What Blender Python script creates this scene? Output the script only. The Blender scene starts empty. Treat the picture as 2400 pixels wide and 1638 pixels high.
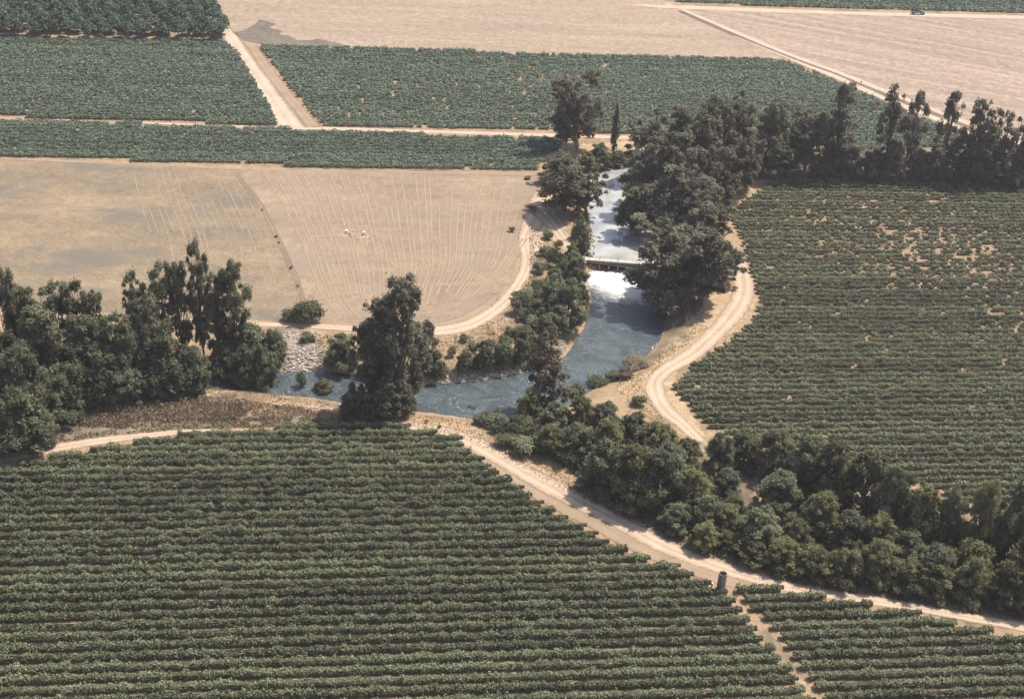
import bpy, math, random
import numpy as np
from mathutils import Vector, Matrix

S = bpy.context.scene
C = S.collection

# ------------------------------------------------------------------ camera
CAM_H, PITCH, ROLL, FPX = 225.0, math.radians(30.0), math.radians(3.75), 3333.0
cd = bpy.data.cameras.new('camera')
cd.sensor_width = 36.0
cd.lens = 36.0 * FPX / 2400.0
cd.clip_start, cd.clip_end = 1.0, 20000.0
cam = bpy.data.objects.new('camera', cd)
C.objects.link(cam)
_f = Vector((0, math.cos(PITCH), -math.sin(PITCH)))
_r = Vector((1, 0, 0))
_u = _r.cross(_f)
_R = _r * math.cos(ROLL) + _u * math.sin(ROLL)
_U = -_r * math.sin(ROLL) + _u * math.cos(ROLL)
m = Matrix((( _R.x, _U.x, -_f.x, 0), (_R.y, _U.y, -_f.y, 0), (_R.z, _U.z, -_f.z, CAM_H), (0, 0, 0, 1)))
cam.matrix_world = m
S.camera = cam

# ------------------------------------------------------------------ sky, sun, exposure
SUN_EL, SUN_AZ = math.radians(62), math.radians(55)      # azimuth clockwise from +Y, towards the sun
w = bpy.data.worlds.new('World'); S.world = w; w.use_nodes = True
nt = w.node_tree
bg = nt.nodes['Background']
sky = nt.nodes.new('ShaderNodeTexSky')
sky.sky_type = 'NISHITA'; sky.sun_disc = False
sky.sun_elevation = SUN_EL; sky.sun_rotation = SUN_AZ
sky.dust_density = 3.0; sky.air_density = 1.0
nt.links.new(sky.outputs[0], bg.inputs[0]); bg.inputs[1].default_value = 0.115
sd = bpy.data.lights.new('sun', 'SUN'); sd.energy = 4.2; sd.angle = math.radians(0.5); sd.color = (1.0, 0.92, 0.775)
so = bpy.data.objects.new('sun', sd); C.objects.link(so)
sv = Vector((math.sin(SUN_AZ) * math.cos(SUN_EL), math.cos(SUN_AZ) * math.cos(SUN_EL), math.sin(SUN_EL)))
so.rotation_euler = sv.to_track_quat('Z', 'Y').to_euler(); so.location = (0, 0, 400)
S.view_settings.view_transform = 'Standard'; S.view_settings.look = 'None'
S.view_settings.exposure = 0.34; S.view_settings.gamma = 1.0
S.cycles.max_bounces = 6; S.cycles.transparent_max_bounces = 12

# ------------------------------------------------------------------ photograph pixel (2400 x 1638) to place
O = np.array([0, 0, CAM_H]); F = np.array(_f); R = np.array(_R); U = np.array(_U)
def P(x, y, z=0.0):
    d = F * FPX + R * (x - 1200) - U * (y - 819)
    return O + d * ((z - CAM_H) / d[2])
def proj(p):
    q = np.asarray(p, float) - O
    return 1200 + FPX * (q @ R) / (q @ F), 819 - FPX * (q @ U) / (q @ F)
def P2(pts, z=0.0): return [tuple(P(x, y, z)[:2]) for x, y in pts]
rng = np.random.default_rng(7)
random.seed(7)

WL, WU = -4.0, -0.9          # water level below and above the weir
# ------------------------------------------------------------------ tags
def tag(o, label=None, cat=None, group=None, kind=None):
    if label: o['label'] = label
    if cat: o['category'] = cat
    if group: o['group'] = group
    if kind: o['kind'] = kind
    return o
def empty(name, loc=(0, 0, 0), rz=0):
    o = bpy.data.objects.new(name, None); C.objects.link(o); o.location = loc; o.rotation_euler = (0, 0, rz)
    o.empty_display_size = 0.5
    return o
def link(name, me, mat=None, parent=None):
    o = bpy.data.objects.new(name, me); C.objects.link(o)
    if mat and not me.materials: me.materials.append(mat)
    if parent: o.parent = parent
    return o

# ------------------------------------------------------------------ mesh from arrays
def mesh_np(name, V, Fq, tint=None, uv=None, smooth=False):
    V = np.asarray(V, np.float32); Fq = np.asarray(Fq, np.int32)
    n, k = Fq.shape
    me = bpy.data.meshes.new(name)
    me.vertices.add(len(V)); me.vertices.foreach_set('co', V.ravel())
    me.loops.add(n * k); me.loops.foreach_set('vertex_index', Fq.ravel())
    me.polygons.add(n)
    me.polygons.foreach_set('loop_start', np.arange(0, n * k, k, dtype=np.int32))
    me.polygons.foreach_set('loop_total', np.full(n, k, np.int32))
    me.polygons.foreach_set('use_smooth', np.full(n, smooth, bool))
    if tint is not None:
        a = me.attributes.new('tint', 'FLOAT', 'FACE'); a.data.foreach_set('value', np.asarray(tint, np.float32))
    if uv is not None:
        l = me.uv_layers.new(name='UVMap'); l.data.foreach_set('uv', np.asarray(uv, np.float32)[Fq.ravel()].ravel())
    me.update(calc_edges=True); me.validate()
    return me
def unit(a): return a / np.maximum(np.linalg.norm(a, axis=1, keepdims=True), 1e-6)
def cards(cen, nrm, size, aspect=1.5, r=rng):
    """leaf-like rhombus at each centre"""
    n = len(cen); nrm = unit(nrm)
    t = unit(np.cross(nrm, unit(r.normal(size=(n, 3)))))
    b = np.cross(nrm, t)
    size = np.broadcast_to(np.asarray(size, float), (n,))[:, None]
    V = np.empty((n, 4, 3))
    V[:, 0] = cen - t * size * aspect * .5; V[:, 1] = cen - b * size * .5
    V[:, 2] = cen + t * size * aspect * .5; V[:, 3] = cen + b * size * .5
    return V.reshape(-1, 3), np.arange(n * 4).reshape(n, 4)

# ------------------------------------------------------------------ materials
def mat(name):
    m = bpy.data.materials.new(name); m.use_nodes = True
    n = m.node_tree.nodes; l = m.node_tree.links
    b = n['Principled BSDF']; b.inputs['Roughness'].default_value = .9; b.inputs['Specular IOR Level'].default_value = .15
    return m, n, l, b
def world_pos(n, l, scale=(1, 1, 1), rz=0.0):
    g = n.new('ShaderNodeNewGeometry'); mp = n.new('ShaderNodeMapping')
    mp.inputs['Scale'].default_value = scale
    if rz:
        m0 = n.new('ShaderNodeMapping'); m0.inputs['Rotation'].default_value = (0, 0, rz)
        l.new(g.outputs['Position'], m0.inputs['Vector']); l.new(m0.outputs[0], mp.inputs['Vector'])
    else: l.new(g.outputs['Position'], mp.inputs['Vector'])
    return mp.outputs[0]
def noise(n, l, vec, scale, detail=4, rough=.6, dist=0.0):
    t = n.new('ShaderNodeTexNoise'); t.inputs['Scale'].default_value = scale; t.inputs['Detail'].default_value = detail
    t.inputs['Roughness'].default_value = rough; t.inputs['Distortion'].default_value = dist
    l.new(vec, t.inputs['Vector']); return t.outputs[0]
def ramp(n, l, fac, stops):
    r = n.new('ShaderNodeValToRGB'); e = r.color_ramp.elements
    while len(e) < len(stops): e.new(.5)
    for i, (p, c) in enumerate(stops):
        e[i].position = p; e[i].color = (*c, 1) if not isinstance(c, (int, float)) else (c, c, c, 1)
    l.new(fac, r.inputs[0]); return r.outputs[0]
def mix(n, l, fac, a, b, mode='MIX'):
    x = n.new('ShaderNodeMix'); x.data_type = 'RGBA'; x.blend_type = mode
    for sock, v in ((x.inputs[0], fac), (x.inputs[6], a), (x.inputs[7], b)):
        if isinstance(v, (int, float)): sock.default_value = v
        elif isinstance(v, tuple): sock.default_value = (*v, 1)
        else: l.new(v, sock)
    return x.outputs[2]
def mth(n, l, op, a, b=None, clamp=False):
    x = n.new('ShaderNodeMath'); x.operation = op; x.use_clamp = clamp
    for s, v in zip(x.inputs, (a, b)):
        if v is None: continue
        if isinstance(v, (int, float)): s.default_value = v
        else: l.new(v, s)
    return x.outputs[0]
def bump(n, l, b, h, dist, strength=1.0):
    x = n.new('ShaderNodeBump'); x.inputs['Distance'].default_value = dist; x.inputs['Strength'].default_value = strength
    l.new(h, x.inputs['Height']); l.new(x.outputs[0], b.inputs['Normal'])

def soil(name, c1, c2, c3, big=.03, fine=1.2, rz=0.0, stretch=(1, 1, 1), bumpd=.25, patch=None):
    m, n, l, b = mat(name)
    v = world_pos(n, l, stretch, rz)
    v0 = world_pos(n, l)
    c = ramp(n, l, noise(n, l, v, big, 6, .62), [(.36, c1), (.52, c2), (.68, c3)])
    f = noise(n, l, v0, fine, 4, .7)
    c = mix(n, l, 1.0, c, ramp(n, l, f, [(.25, .66), (.5, .98), (.75, 1.25)]), 'MULTIPLY')
    f2 = noise(n, l, v0, .22, 4, .65)
    c = mix(n, l, 1.0, c, ramp(n, l, f2, [(.3, .82), (.7, 1.14)]), 'MULTIPLY')
    if patch:
        pm = ramp(n, l, noise(n, l, v, patch[1], 5, .65), [(.52, 0.0), (.66, 1.0)])
        c = mix(n, l, pm, c, patch[0])
    l.new(c, b.inputs['Base Color'])
    bump(n, l, b, f, bumpd, .6)
    return m
M = {}
M['ground'] = soil('dry_ground', (.33, .235, .15), (.42, .30, .19), (.27, .215, .155), .06, 1.0, patch=((.20, .17, .12), .05))
M['field'] = soil('stubble_field', (.29, .22, .162), (.335, .253, .184), (.39, .298, .215), .018, .9, -.12, (1, 3.5, 1), .15, patch=((.30, .245, .19), .02))
M['field_left'] = soil('weedy_stubble', (.24, .195, .14), (.285, .22, .152), (.35, .268, .178), .02, .8, -.1, (1, 2.5, 1), .15, patch=((.19, .17, .14), .022))
M['field_far'] = soil('far_field', (.33, .26, .20), (.38, .295, .225), (.43, .335, .26), .02, .5, -.10, (.5, 4, 1), .1)
RZR = math.radians(23)
M['field_right'] = soil('far_right_field', (.31, .245, .195), (.39, .30, .235), (.48, .37, .29), .10, .4, RZR, (.05, 1.7, 1), .1)
M['wet'] = soil('damp_soil', (.17, .15, .125), (.20, .17, .14), (.23, .195, .155), .05, .5)
M['vine_soil'] = soil('vineyard_soil', (.30, .215, .14), (.36, .26, .17), (.42, .30, .20), .07, 1.5)
M['creek'] = soil('bare_bank', (.44, .32, .20), (.50, .37, .24), (.40, .28, .17), .12, 1.0, patch=((.30, .23, .15), .12))

def soft_edge(m):
    n = m.node_tree.nodes; l = m.node_tree.links
    uv = n.new('ShaderNodeUVMap'); sp = n.new('ShaderNodeSeparateXYZ'); l.new(uv.outputs[0], sp.inputs[0])
    k = mth(n, l, 'ADD', sp.outputs[0], mth(n, l, 'MULTIPLY', mth(n, l, 'SUBTRACT', noise(n, l, world_pos(n, l), .45, 6, .72), .5), 2.6))
    l.new(ramp(n, l, k, [(.15, 0.0), (.40, 1.0)]), n['Principled BSDF'].inputs['Alpha'])
soft_edge(M['creek'])
M['pale'] = soil('pale_bare_dirt', (.52, .41, .31), (.57, .45, .34), (.47, .36, .27), .12, 1.0); soft_edge(M['pale'])
M['brown_ground'] = soil('brown_litter', (.24, .185, .135), (.29, .22, .16), (.34, .26, .185), .12, 1.0); soft_edge(M['brown_ground'])
M['grey_ground'] = soil('weedy_ground', (.19, .16, .115), (.25, .205, .15), (.33, .26, .18), .10, 1.0); soft_edge(M['grey_ground'])
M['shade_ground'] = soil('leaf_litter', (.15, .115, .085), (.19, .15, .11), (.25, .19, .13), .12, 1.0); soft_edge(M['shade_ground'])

def road_mat(name, main, worn, edge, ruts=1.0, alpha=True):
    m, n, l, b = mat(name)
    uv = n.new('ShaderNodeUVMap'); sp = n.new('ShaderNodeSeparateXYZ'); l.new(uv.outputs[0], sp.inputs[0])
    u = sp.outputs[0]
    v0 = world_pos(n, l)
    big = noise(n, l, v0, .35, 5, .65)
    a = mth(n, l, 'ABSOLUTE', mth(n, l, 'SUBTRACT', u, .5))                   # 0 middle .. .5 edge
    rut = mth(n, l, 'ABSOLUTE', mth(n, l, 'SUBTRACT', a, .17))
    rut = ramp(n, l, rut, [(.03, 1.0), (.11, 0.0)])
    c = mix(n, l, mth(n, l, 'MULTIPLY', rut, ruts), main, worn)
    wd_ = mth(n, l, 'MULTIPLY', ramp(n, l, a, [(.03, 1.0), (.09, 0.0)]), ramp(n, l, noise(n, l, v0, .55, 5, .7), [(.42, 0.0), (.6, .75)]))
    c = mix(n, l, wd_, c, edge)
    e = ramp(n, l, mth(n, l, 'ADD', a, mth(n, l, 'MULTIPLY', mth(n, l, 'SUBTRACT', big, .5), .35)), [(.30, 0.0), (.46, 1.0)])
    c = mix(n, l, e, c, edge)
    f = noise(n, l, v0, 1.6, 4, .7)
    c = mix(n, l, 1.0, c, ramp(n, l, f, [(.25, .80), (.75, 1.12)]), 'MULTIPLY')
    c = mix(n, l, 1.0, c, ramp(n, l, noise(n, l, v0, .12, 3), [(.3, .88), (.7, 1.08)]), 'MULTIPLY')
    l.new(c, b.inputs['Base Color'])
    bump(n, l, b, f, .08, .5)
    if alpha:
        k = mth(n, l, 'ADD', a, mth(n, l, 'MULTIPLY', mth(n, l, 'SUBTRACT', noise(n, l, v0, .7, 6, .75), .5), .5))
        al = ramp(n, l, k, [(.38, 1.0), (.49, 0.0)])
        l.new(al, b.inputs['Alpha'])
    return m
M['road'] = road_mat('dirt_road', (.52, .40, .295), (.61, .475, .36), (.42, .315, .22))
M['road_far'] = road_mat('pale_dirt_road', (.57, .45, .355), (.61, .485, .39), (.44, .34, .255), .6)
M['shoulder'] = road_mat('brown_verge', (.37, .275, .195), (.40, .30, .21), (.33, .25, .17), .5)
M['track'] = road_mat('faint_track', (.245, .19, .14), (.27, .21, .15), (.29, .225, .165), .5)
M['straw'] = road_mat('straw', (.375, .288, .208), (.385, .296, .215), (.345, .266, .195), .2)
M['ditch'] = road_mat('weedy_ditch', (.19, .15, .105), (.17, .135, .09), (.28, .21, .15), .5)

def leaf_mat(name, dark, light, trans=.22, hue=None):
    m, n, l, b = mat(name)
    at = n.new('ShaderNodeAttribute'); at.attribute_name = 'tint'
    oi = n.new('ShaderNodeObjectInfo')
    t = mth(n, l, 'ADD', mth(n, l, 'MULTIPLY', at.outputs['Fac'], .75), mth(n, l, 'MULTIPLY', oi.outputs['Random'], .25))
    c = ramp(n, l, t, [(.1, dark), (.9, light)])
    if hue:
        c = mix(n, l, mth(n, l, 'MULTIPLY', oi.outputs['Random'], .5), c, hue)
    l.new(c, b.inputs['Base Color']); b.inputs['Roughness'].default_value = .65; b.inputs['Specular IOR Level'].default_value = .25
    tr = n.new('ShaderNodeBsdfTranslucent'); l.new(c, tr.inputs[0])
    ms = n.new('ShaderNodeMixShader'); ms.inputs[0].default_value = trans
    l.new(b.outputs[0], ms.inputs[1]); l.new(tr.outputs[0], ms.inputs[2])
    l.new(ms.outputs[0], n['Material Output'].inputs['Surface'])
    return m
M['euc'] = leaf_mat('eucalyptus_leaves', (.095, .094, .068), (.39, .37, .26), .45, (.14, .145, .095))
M['willow'] = leaf_mat('willow_leaves', (.080, .084, .048), (.38, .37, .20), .45, (.27, .275, .12))
M['cotton'] = leaf_mat('cottonwood_leaves', (.085, .092, .060), (.38, .385, .24), .45, (.13, .16, .10))
M['russet'] = leaf_mat('russet_leaves', (.10, .088, .06), (.27, .235, .16), .4)
M['shrubm'] = leaf_mat('shrub_leaves', (.095, .108, .065), (.37, .39, .24), .42)
M['scrub'] = leaf_mat('dry_scrub', (.19, .15, .11), (.36, .285, .20), .28)
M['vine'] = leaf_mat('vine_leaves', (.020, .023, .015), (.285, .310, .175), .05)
M['vine_far'] = leaf_mat('far_vine_leaves', (.080, .112, .080), (.27, .335, .24), .22)  # paler and bluer than the near vines: distance haze put into the leaf colour
M['orch'] = leaf_mat('orchard_leaves', (.07, .10, .07), (.155, .205, .14), .25)
M['grass'] = leaf_mat('dry_grass', (.30, .22, .13), (.48, .36, .22), .2)
m, n, l, b = mat('bark')
l.new(ramp(n, l, noise(n, l, world_pos(n, l, (1, 1, .3)), 2.5), [(.35, (.10, .08, .065)), (.65, (.22, .185, .155))]), b.inputs[0]); M['bark'] = m
m, n, l, b = mat('pale_bark')
l.new(ramp(n, l, noise(n, l, world_pos(n, l, (1, 1, .3)), 1.2), [(.35, (.26, .22, .19)), (.6, (.52, .47, .42))]), b.inputs[0]); M['pale_bark'] = m
def concrete(name, c1, c2):
    m, n, l, b = mat(name)
    v = world_pos(n, l, (1, 1, .35))
    c = ramp(n, l, noise(n, l, v, 1.3, 6, .7), [(.3, c1), (.7, c2)]); l.new(c, b.inputs[0])
    bump(n, l, b, noise(n, l, v, 6), .02); return m
M['concrete'] = concrete('concrete', (.52, .46, .39), (.74, .68, .60))
M['old_concrete'] = concrete('stained_concrete', (.16, .145, .12), (.30, .27, .22))
M['pipe_concrete'] = concrete('grey_concrete', (.20, .175, .175), (.32, .28, .27))
M['dark_wood'] = concrete('wet_boards', (.05, .042, .04), (.10, .085, .075))
M['white'] = concrete('white_paint', (.68, .67, .64), (.82, .81, .78))
M['steel'] = concrete('galvanised_steel', (.35, .35, .35), (.5, .5, .5))
m, n, l, b = mat('rock')
c = ramp(n, l, noise(n, l, world_pos(n, l), 1.1, 5), [(.3, (.42, .36, .31)), (.7, (.70, .62, .53))])
oi = n.new('ShaderNodeObjectInfo')
c = mix(n, l, 1.0, c, ramp(n, l, oi.outputs['Random'], [(0, .70), (1, 1.15)]), 'MULTIPLY'); l.new(c, b.inputs[0])
bump(n, l, b, noise(n, l, world_pos(n, l), 3), .1); M['rock'] = m

def water_mat(name, base, ior, rough, wave, wdist, stretch, rz):
    m, n, l, b = mat(name)
    v = world_pos(n, l, stretch, rz)
    h = noise(n, l, v, wave, 5, .62, .6)
    h2 = noise(n, l, v, wave * .18, 3, .5, .8)
    c = ramp(n, l, h2, [(.35, tuple(x * .72 for x in base)), (.65, tuple(x * 1.2 for x in base))])
    l.new(c, b.inputs[0]); b.inputs['IOR'].default_value = ior; b.inputs['Specular IOR Level'].default_value = .5
    b.inputs['Roughness'].default_value = rough
    hh = mth(n, l, 'ADD', h, mth(n, l, 'MULTIPLY', h2, 1.6))
    bump(n, l, b, hh, wdist, 1.0)
    return m
M['water_low'] = water_mat('river_water', (.080, .108, .122), 1.7, .12, .7, .5, (1, 1.7, 1), .5)
M['water_up'] = water_mat('still_water', (.50, .51, .50), 2.1, .07, .35, .012, (1, 1.5, 1), .0)  # pale base colour stands in for bright sky reflected by the pool
m, n, l, b = mat('foam')
v = world_pos(n, l)
f = noise(n, l, v, .9, 6, .7, .5)
l.new(ramp(n, l, f, [(.3, (.66, .67, .68)), (.6, (.82, .82, .82))]), b.inputs[0])
uv = n.new('ShaderNodeUVMap'); sp = n.new('ShaderNodeSeparateXYZ'); l.new(uv.outputs[0], sp.inputs[0])
k = mth(n, l, 'ADD', sp.outputs[0], mth(n, l, 'MULTIPLY', mth(n, l, 'SUBTRACT', noise(n, l, world_pos(n, l, (.5, 1.6, 1), .2), .5, 6, .72, 1.2), .5), 1.5))
l.new(ramp(n, l, k, [(.22, 0.0), (.80, 1.0)]), b.inputs['Alpha'])
bump(n, l, b, f, .5); M['foam'] = m

# ------------------------------------------------------------------ plan shapes
low_water = P2([(1388, 650), (1392, 700), (1378, 760), (1350, 805), (1330, 835), (1295, 858), (1240, 872), (1180, 884), (1130, 894),
                (1080, 900), (1020, 902), (950, 900), (890, 893), (840, 884), (760, 872), (690, 874), (620, 876), (540, 872), (420, 868), (250, 850), (80, 840), (-150, 838),
                (-150, 885), (80, 890), (250, 895), (420, 905), (540, 912), (640, 922), (740, 930), (850, 950), (980, 962), (1060, 972),
                (1140, 985), (1200, 990), (1270, 972), (1330, 948), (1375, 918), (1425, 892), (1475, 858), (1525, 818), (1552, 770), (1556, 720), (1552, 655)], WL)
up_water = P2([(1386, 612), (1391, 560), (1384, 500), (1390, 455), (1400, 420), (1398, 392), (1440, 382), (1500, 384), (1560, 375), (1660, 345), (1700, 352), (1640, 395),
               (1575, 440), (1555, 500), (1550, 560), (1558, 622)], WU)
def catmull(pts, step, closed=False):
    pts = np.array(pts, float)
    n = len(pts); out = []
    seg = n if closed else n - 1
    for i in range(seg):
        g = lambda j: pts[j % n] if closed else pts[min(max(j, 0), n - 1)]
        p0, p1, p2, p3 = g(i - 1), g(i), g(i + 1), g(i + 2)
        k = max(1, int(np.linalg.norm(p2 - p1) / step))
        for t in np.arange(k) / k:
            out.append(.5 * (2 * p1 + (p2 - p0) * t + (2 * p0 - 5 * p1 + 4 * p2 - p3) * t * t + (3 * p1 - p0 - 3 * p2 + p3) * t ** 3))
    if not closed: out.append(pts[-1])
    return np.array(out)
def inside(poly, X, Y):
    poly = np.asarray(poly); r = np.zeros(X.shape, bool); j = len(poly) - 1
    for i in range(len(poly)):
        xi, yi = poly[i]; xj, yj = poly[j]
        c = (yi > Y) != (yj > Y)
        with np.errstate(divide='ignore', invalid='ignore'):
            xx = (xj - xi) * (Y - yi) / (yj - yi + 1e-12) + xi
        r ^= c & (X < xx); j = i
    return r
def sdist(poly, X, Y):
    """distance to the outline, negative inside"""
    poly = np.asarray(poly); d = np.full(X.shape, 1e9)
    for i in range(len(poly)):
        a = poly[i - 1]; b = poly[i]; e = b - a; L = e @ e + 1e-9
        t = np.clip(((X - a[0]) * e[0] + (Y - a[1]) * e[1]) / L, 0, 1)
        d = np.minimum(d, np.hypot(X - a[0] - t * e[0], Y - a[1] - t * e[1]))
    return np.where(inside(poly, X, Y), -d, d)
LW = catmull(low_water, 4, True); UW = catmull(up_water, 4, True)
def sm(t): t = np.clip(t, 0, 1); return t * t * (3 - 2 * t)
_gx = np.arange(-190, 170, 1.5); _gy = np.arange(300, 620, 1.5)
GX, GY = np.meshgrid(_gx, _gy)
D1 = sdist(LW, GX, GY); D2 = sdist(UW, GX, GY)
HT = -(-WL + 1.2) * (1 - sm((D1 + 3.0) / 12.0))
HU = -(-WU + 1.0) * (1 - sm((D2 + 2.0) / 6.0))
HT = np.minimum(HT, HU)
HT += (rng.normal(size=HT.shape) * .10) * (HT < -.3)
def height(x, y):
    x = np.asarray(x, float); y = np.asarray(y, float)
    fx = np.clip((x - _gx[0]) / 1.5, 0, len(_gx) - 1.001); fy = np.clip((y - _gy[0]) / 1.5, 0, len(_gy) - 1.001)
    ok = (x > _gx[0]) & (x < _gx[-1]) & (y > _gy[0]) & (y < _gy[-1])
    i = fx.astype(int); j = fy.astype(int); u = fx - i; v = fy - j
    h = (HT[j, i] * (1 - u) + HT[j, i + 1] * u) * (1 - v) + (HT[j + 1, i] * (1 - u) + HT[j + 1, i + 1] * u) * v
    return np.where(ok, h, 0.0)
def ground_point(x, y):
    z = 0.0
    for _ in range(12):
        p = P(x, y, z); z = .5 * z + .5 * float(height(p[0], p[1]))
    return np.array([p[0], p[1], float(height(p[0], p[1]))])

# ------------------------------------------------------------------ ground sheet
def grow(lo, hi, far):
    a = []; s = 4; x = lo
    while x > -far: s *= 1.35; x -= s; a.append(x)
    b = []; s = 4; x = hi
    while x < far: s *= 1.35; x += s; b.append(x)
    return a[::-1], b
ax, bx = grow(_gx[0], _gx[-1], 3500); ay, by = grow(_gy[0], _gy[-1], 3500)
xs = np.array(ax + list(_gx) + bx); ys = np.array(ay + list(_gy) + by)
XX, YY = np.meshgrid(xs, ys); ZZ = height(XX, YY)
nx, ny = len(xs), len(ys)
idx = np.arange(nx * ny).reshape(ny, nx)
Fq = np.stack([idx[:-1, :-1], idx[:-1, 1:], idx[1:, 1:], idx[1:, :-1]], -1).reshape(-1, 4)
tag(link('ground', mesh_np('ground', np.stack([XX, YY, ZZ], -1).reshape(-1, 3), Fq, smooth=True), M['ground']), kind='structure')

def sheet(name, pxpts, material, z=.03, jit=.5, step=4, world=False, grid=None):
    """flat piece of ground laid over the big sheet, its outline slightly ragged"""
    pts = np.array(pxpts if world else P2(pxpts))
    out = []
    for i in range(len(pts)):
        a = pts[i]; b = pts[(i + 1) % len(pts)]; k = max(1, int(np.linalg.norm(b - a) / step))
        for t in np.arange(k) / k: out.append(a + (b - a) * t + rng.normal(size=2) * jit)
    from mathutils.geometry import tessellate_polygon
    v = [Vector((p[0], p[1], 0)) for p in out]
    tris = tessellate_polygon([v])
    V = [(p[0], p[1], z) for p in out]
    T = []
    for t in tris:
        a, b, c = (np.array(out[k]) for k in t)
        T.append(t if (b - a)[0] * (c - a)[1] - (b - a)[1] * (c - a)[0] > 0 else (t[0], t[2], t[1]))
    return link(name, mesh_np(name, V, T), material)

def patch(name, pxpts, material, z=.03, g=1.1, soft=3.0):
    poly = catmull(np.array(P2(pxpts)), 5, True); lo = poly.min(0) - 3; hi = poly.max(0) + 3
    X, Y = np.meshgrid(np.arange(lo[0], hi[0], g), np.arange(lo[1], hi[1], g)); D = sdist(poly, X, Y)
    idx = np.arange(X.size).reshape(X.shape); ok = D < 2.5
    k = ok[:-1, :-1] & ok[:-1, 1:] & ok[1:, 1:] & ok[1:, :-1]
    Fq = np.stack([idx[:-1, :-1], idx[:-1, 1:], idx[1:, 1:], idx[1:, :-1]], -1)[k]
    V = np.stack([X, Y, height(X, Y) + z], -1).reshape(-1, 3)
    used = np.unique(Fq); mp = np.zeros(len(V), int); mp[used] = np.arange(len(used))
    uv = np.stack([(-D.ravel() / soft), D.ravel() * 0], -1)[used]
    return link(name, mesh_np(name, V[used], mp[Fq], uv=uv, smooth=True), material)

def ribbon(name, pxpts, widths, material, z=.06, cross=7, step=2.5, world=False, parent=None, zlev=0.0):
    pts = np.array(pxpts if world else P2(pxpts, zlev), float)
    if np.isscalar(widths): widths = [widths] * len(pts)
    p3 = catmull(np.column_stack([pts, widths]), step)
    p3[:, 2] *= 1 + .16 * (np.convolve(rng.normal(size=len(p3) + 12), np.ones(7) / 7, 'same')[6:-6])
    c = p3[:, :2]; w = p3[:, 2]
    t = np.gradient(c, axis=0); t = unit(t); nn = np.column_stack([-t[:, 1], t[:, 0]])
    s = np.linspace(-.5, .5, cross)
    V = c[:, None, :] + nn[:, None, :] * (s[None, :, None] * w[:, None, None])
    L = np.concatenate([[0], np.cumsum(np.linalg.norm(np.diff(c, axis=0), axis=1))])
    uv = np.stack([np.broadcast_to(s + .5, V.shape[:2]), np.broadcast_to((L / 6)[:, None], V.shape[:2])], -1).reshape(-1, 2)
    V = V.reshape(-1, 2); Z = np.maximum(height(V[:, 0], V[:, 1]), -3.5) + z
    V = np.column_stack([V, Z]); n = len(c)
    idx = np.arange(n * cross).reshape(n, cross)
    Fq = np.stack([idx[:-1, :-1], idx[1:, :-1], idx[1:, 1:], idx[:-1, 1:]], -1).reshape(-1, 4)[:, ::-1]
    me = mesh_np(name, V, Fq, uv=uv, smooth=True)
    return link(name, me, material, parent)

def S_(o): return tag(o, kind='structure')
# fields
NEAR = [(-250, 1140), (0, 1104), (150, 1068), (300, 1043), (430, 1022), (560, 1010), (700, 1003), (950, 1001), (1070, 1030), (1130, 1090), (1170, 1118), (1215, 1147),
        (1260, 1180), (1330, 1222), (1400, 1262), (1500, 1308), (1590, 1335), (1650, 1368), (1700, 1395), (1745, 1450), (1790, 1510), (1845, 1570), (1900, 1640), (1960, 1760), (-250, 1760)]
NEAR2 = [(1712, 1390), (1755, 1370), (1830, 1385), (1900, 1397), (1990, 1412), (2100, 1433), (2200, 1452), (2300, 1478), (2550, 1520), (2550, 1760), (2020, 1760),
         (1935, 1640), (1885, 1575), (1845, 1515), (1795, 1460), (1750, 1420)]
RIGHT = [(1716, 505), (1745, 475), (1795, 442), (1870, 422), (1950, 417), (2100, 420), (2400, 432), (2650, 440), (2650, 1300), (2450, 1230), (2250, 1175), (2100, 1120), (1900, 1060), (1740, 1040),
         (1665, 1003), (1640, 985), (1615, 945), (1585, 930), (1580, 905), (1605, 885), (1625, 860), (1665, 835), (1700, 812), (1745, 775), (1775, 740), (1778, 700), (1765, 655), (1752, 610), (1738, 565), (1722, 530)]
FAR_A = [(-300, 70), (0, 88), (250, 96), (520, 98), (548, 115), (600, 200), (652, 298), (500, 290), (250, 283), (-300, 262)]
FAR_B = [(-300, 274), (250, 292), (500, 299), (660, 306), (760, 310), (1000, 319), (1180, 322), (1310, 327), (1320, 345), (1270, 368), (1256, 402), (1000, 398), (700, 391), (500, 384), (-300, 356)]
FAR_C = [(608, 108), (1000, 120), (1300, 131), (1780, 140), (1850, 150), (1950, 190), (2100, 257), (2225, 308), (2280, 350), (2000, 350), (1500, 318), (1300, 304), (1000, 302), (762, 298), (700, 230), (650, 165)]
TOP_R = [(1470, -20), (2700, -20), (2700, 42), (2400, 34), (1600, 8)]
S_(sheet('vineyard_soil', [(x, y) for x, y in NEAR], M['vine_soil'], .030))
S_(sheet('vineyard_soil', NEAR2, M['vine_soil'], .034))
S_(sheet('vineyard_soil', RIGHT, M['vine_soil'], .030))
S_(sheet('vineyard_soil', FAR_A, M['vine_soil'], .030)); S_(sheet('vineyard_soil', FAR_B, M['vine_soil'], .034)); S_(sheet('vineyard_soil', FAR_C, M['vine_soil'], .030))
DRY_L = [(-400, 352), (0, 372), (250, 380), (560, 398), (600, 470), (660, 580), (700, 680), (705, 745), (640, 752), (400, 742), (-400, 700)]
DRY_R = [(560, 398), (700, 400), (1000, 405), (1255, 408), (1262, 440), (1262, 480), (1235, 530), (1215, 600), (1205, 650), (1150, 715), (1090, 755), (1000, 765), (860, 762), (705, 745), (700, 680), (660, 580), (600, 470)]
S_(sheet('field', DRY_L, M['field_left'], .024)); S_(sheet('field', DRY_R, M['field'], .028))
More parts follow.
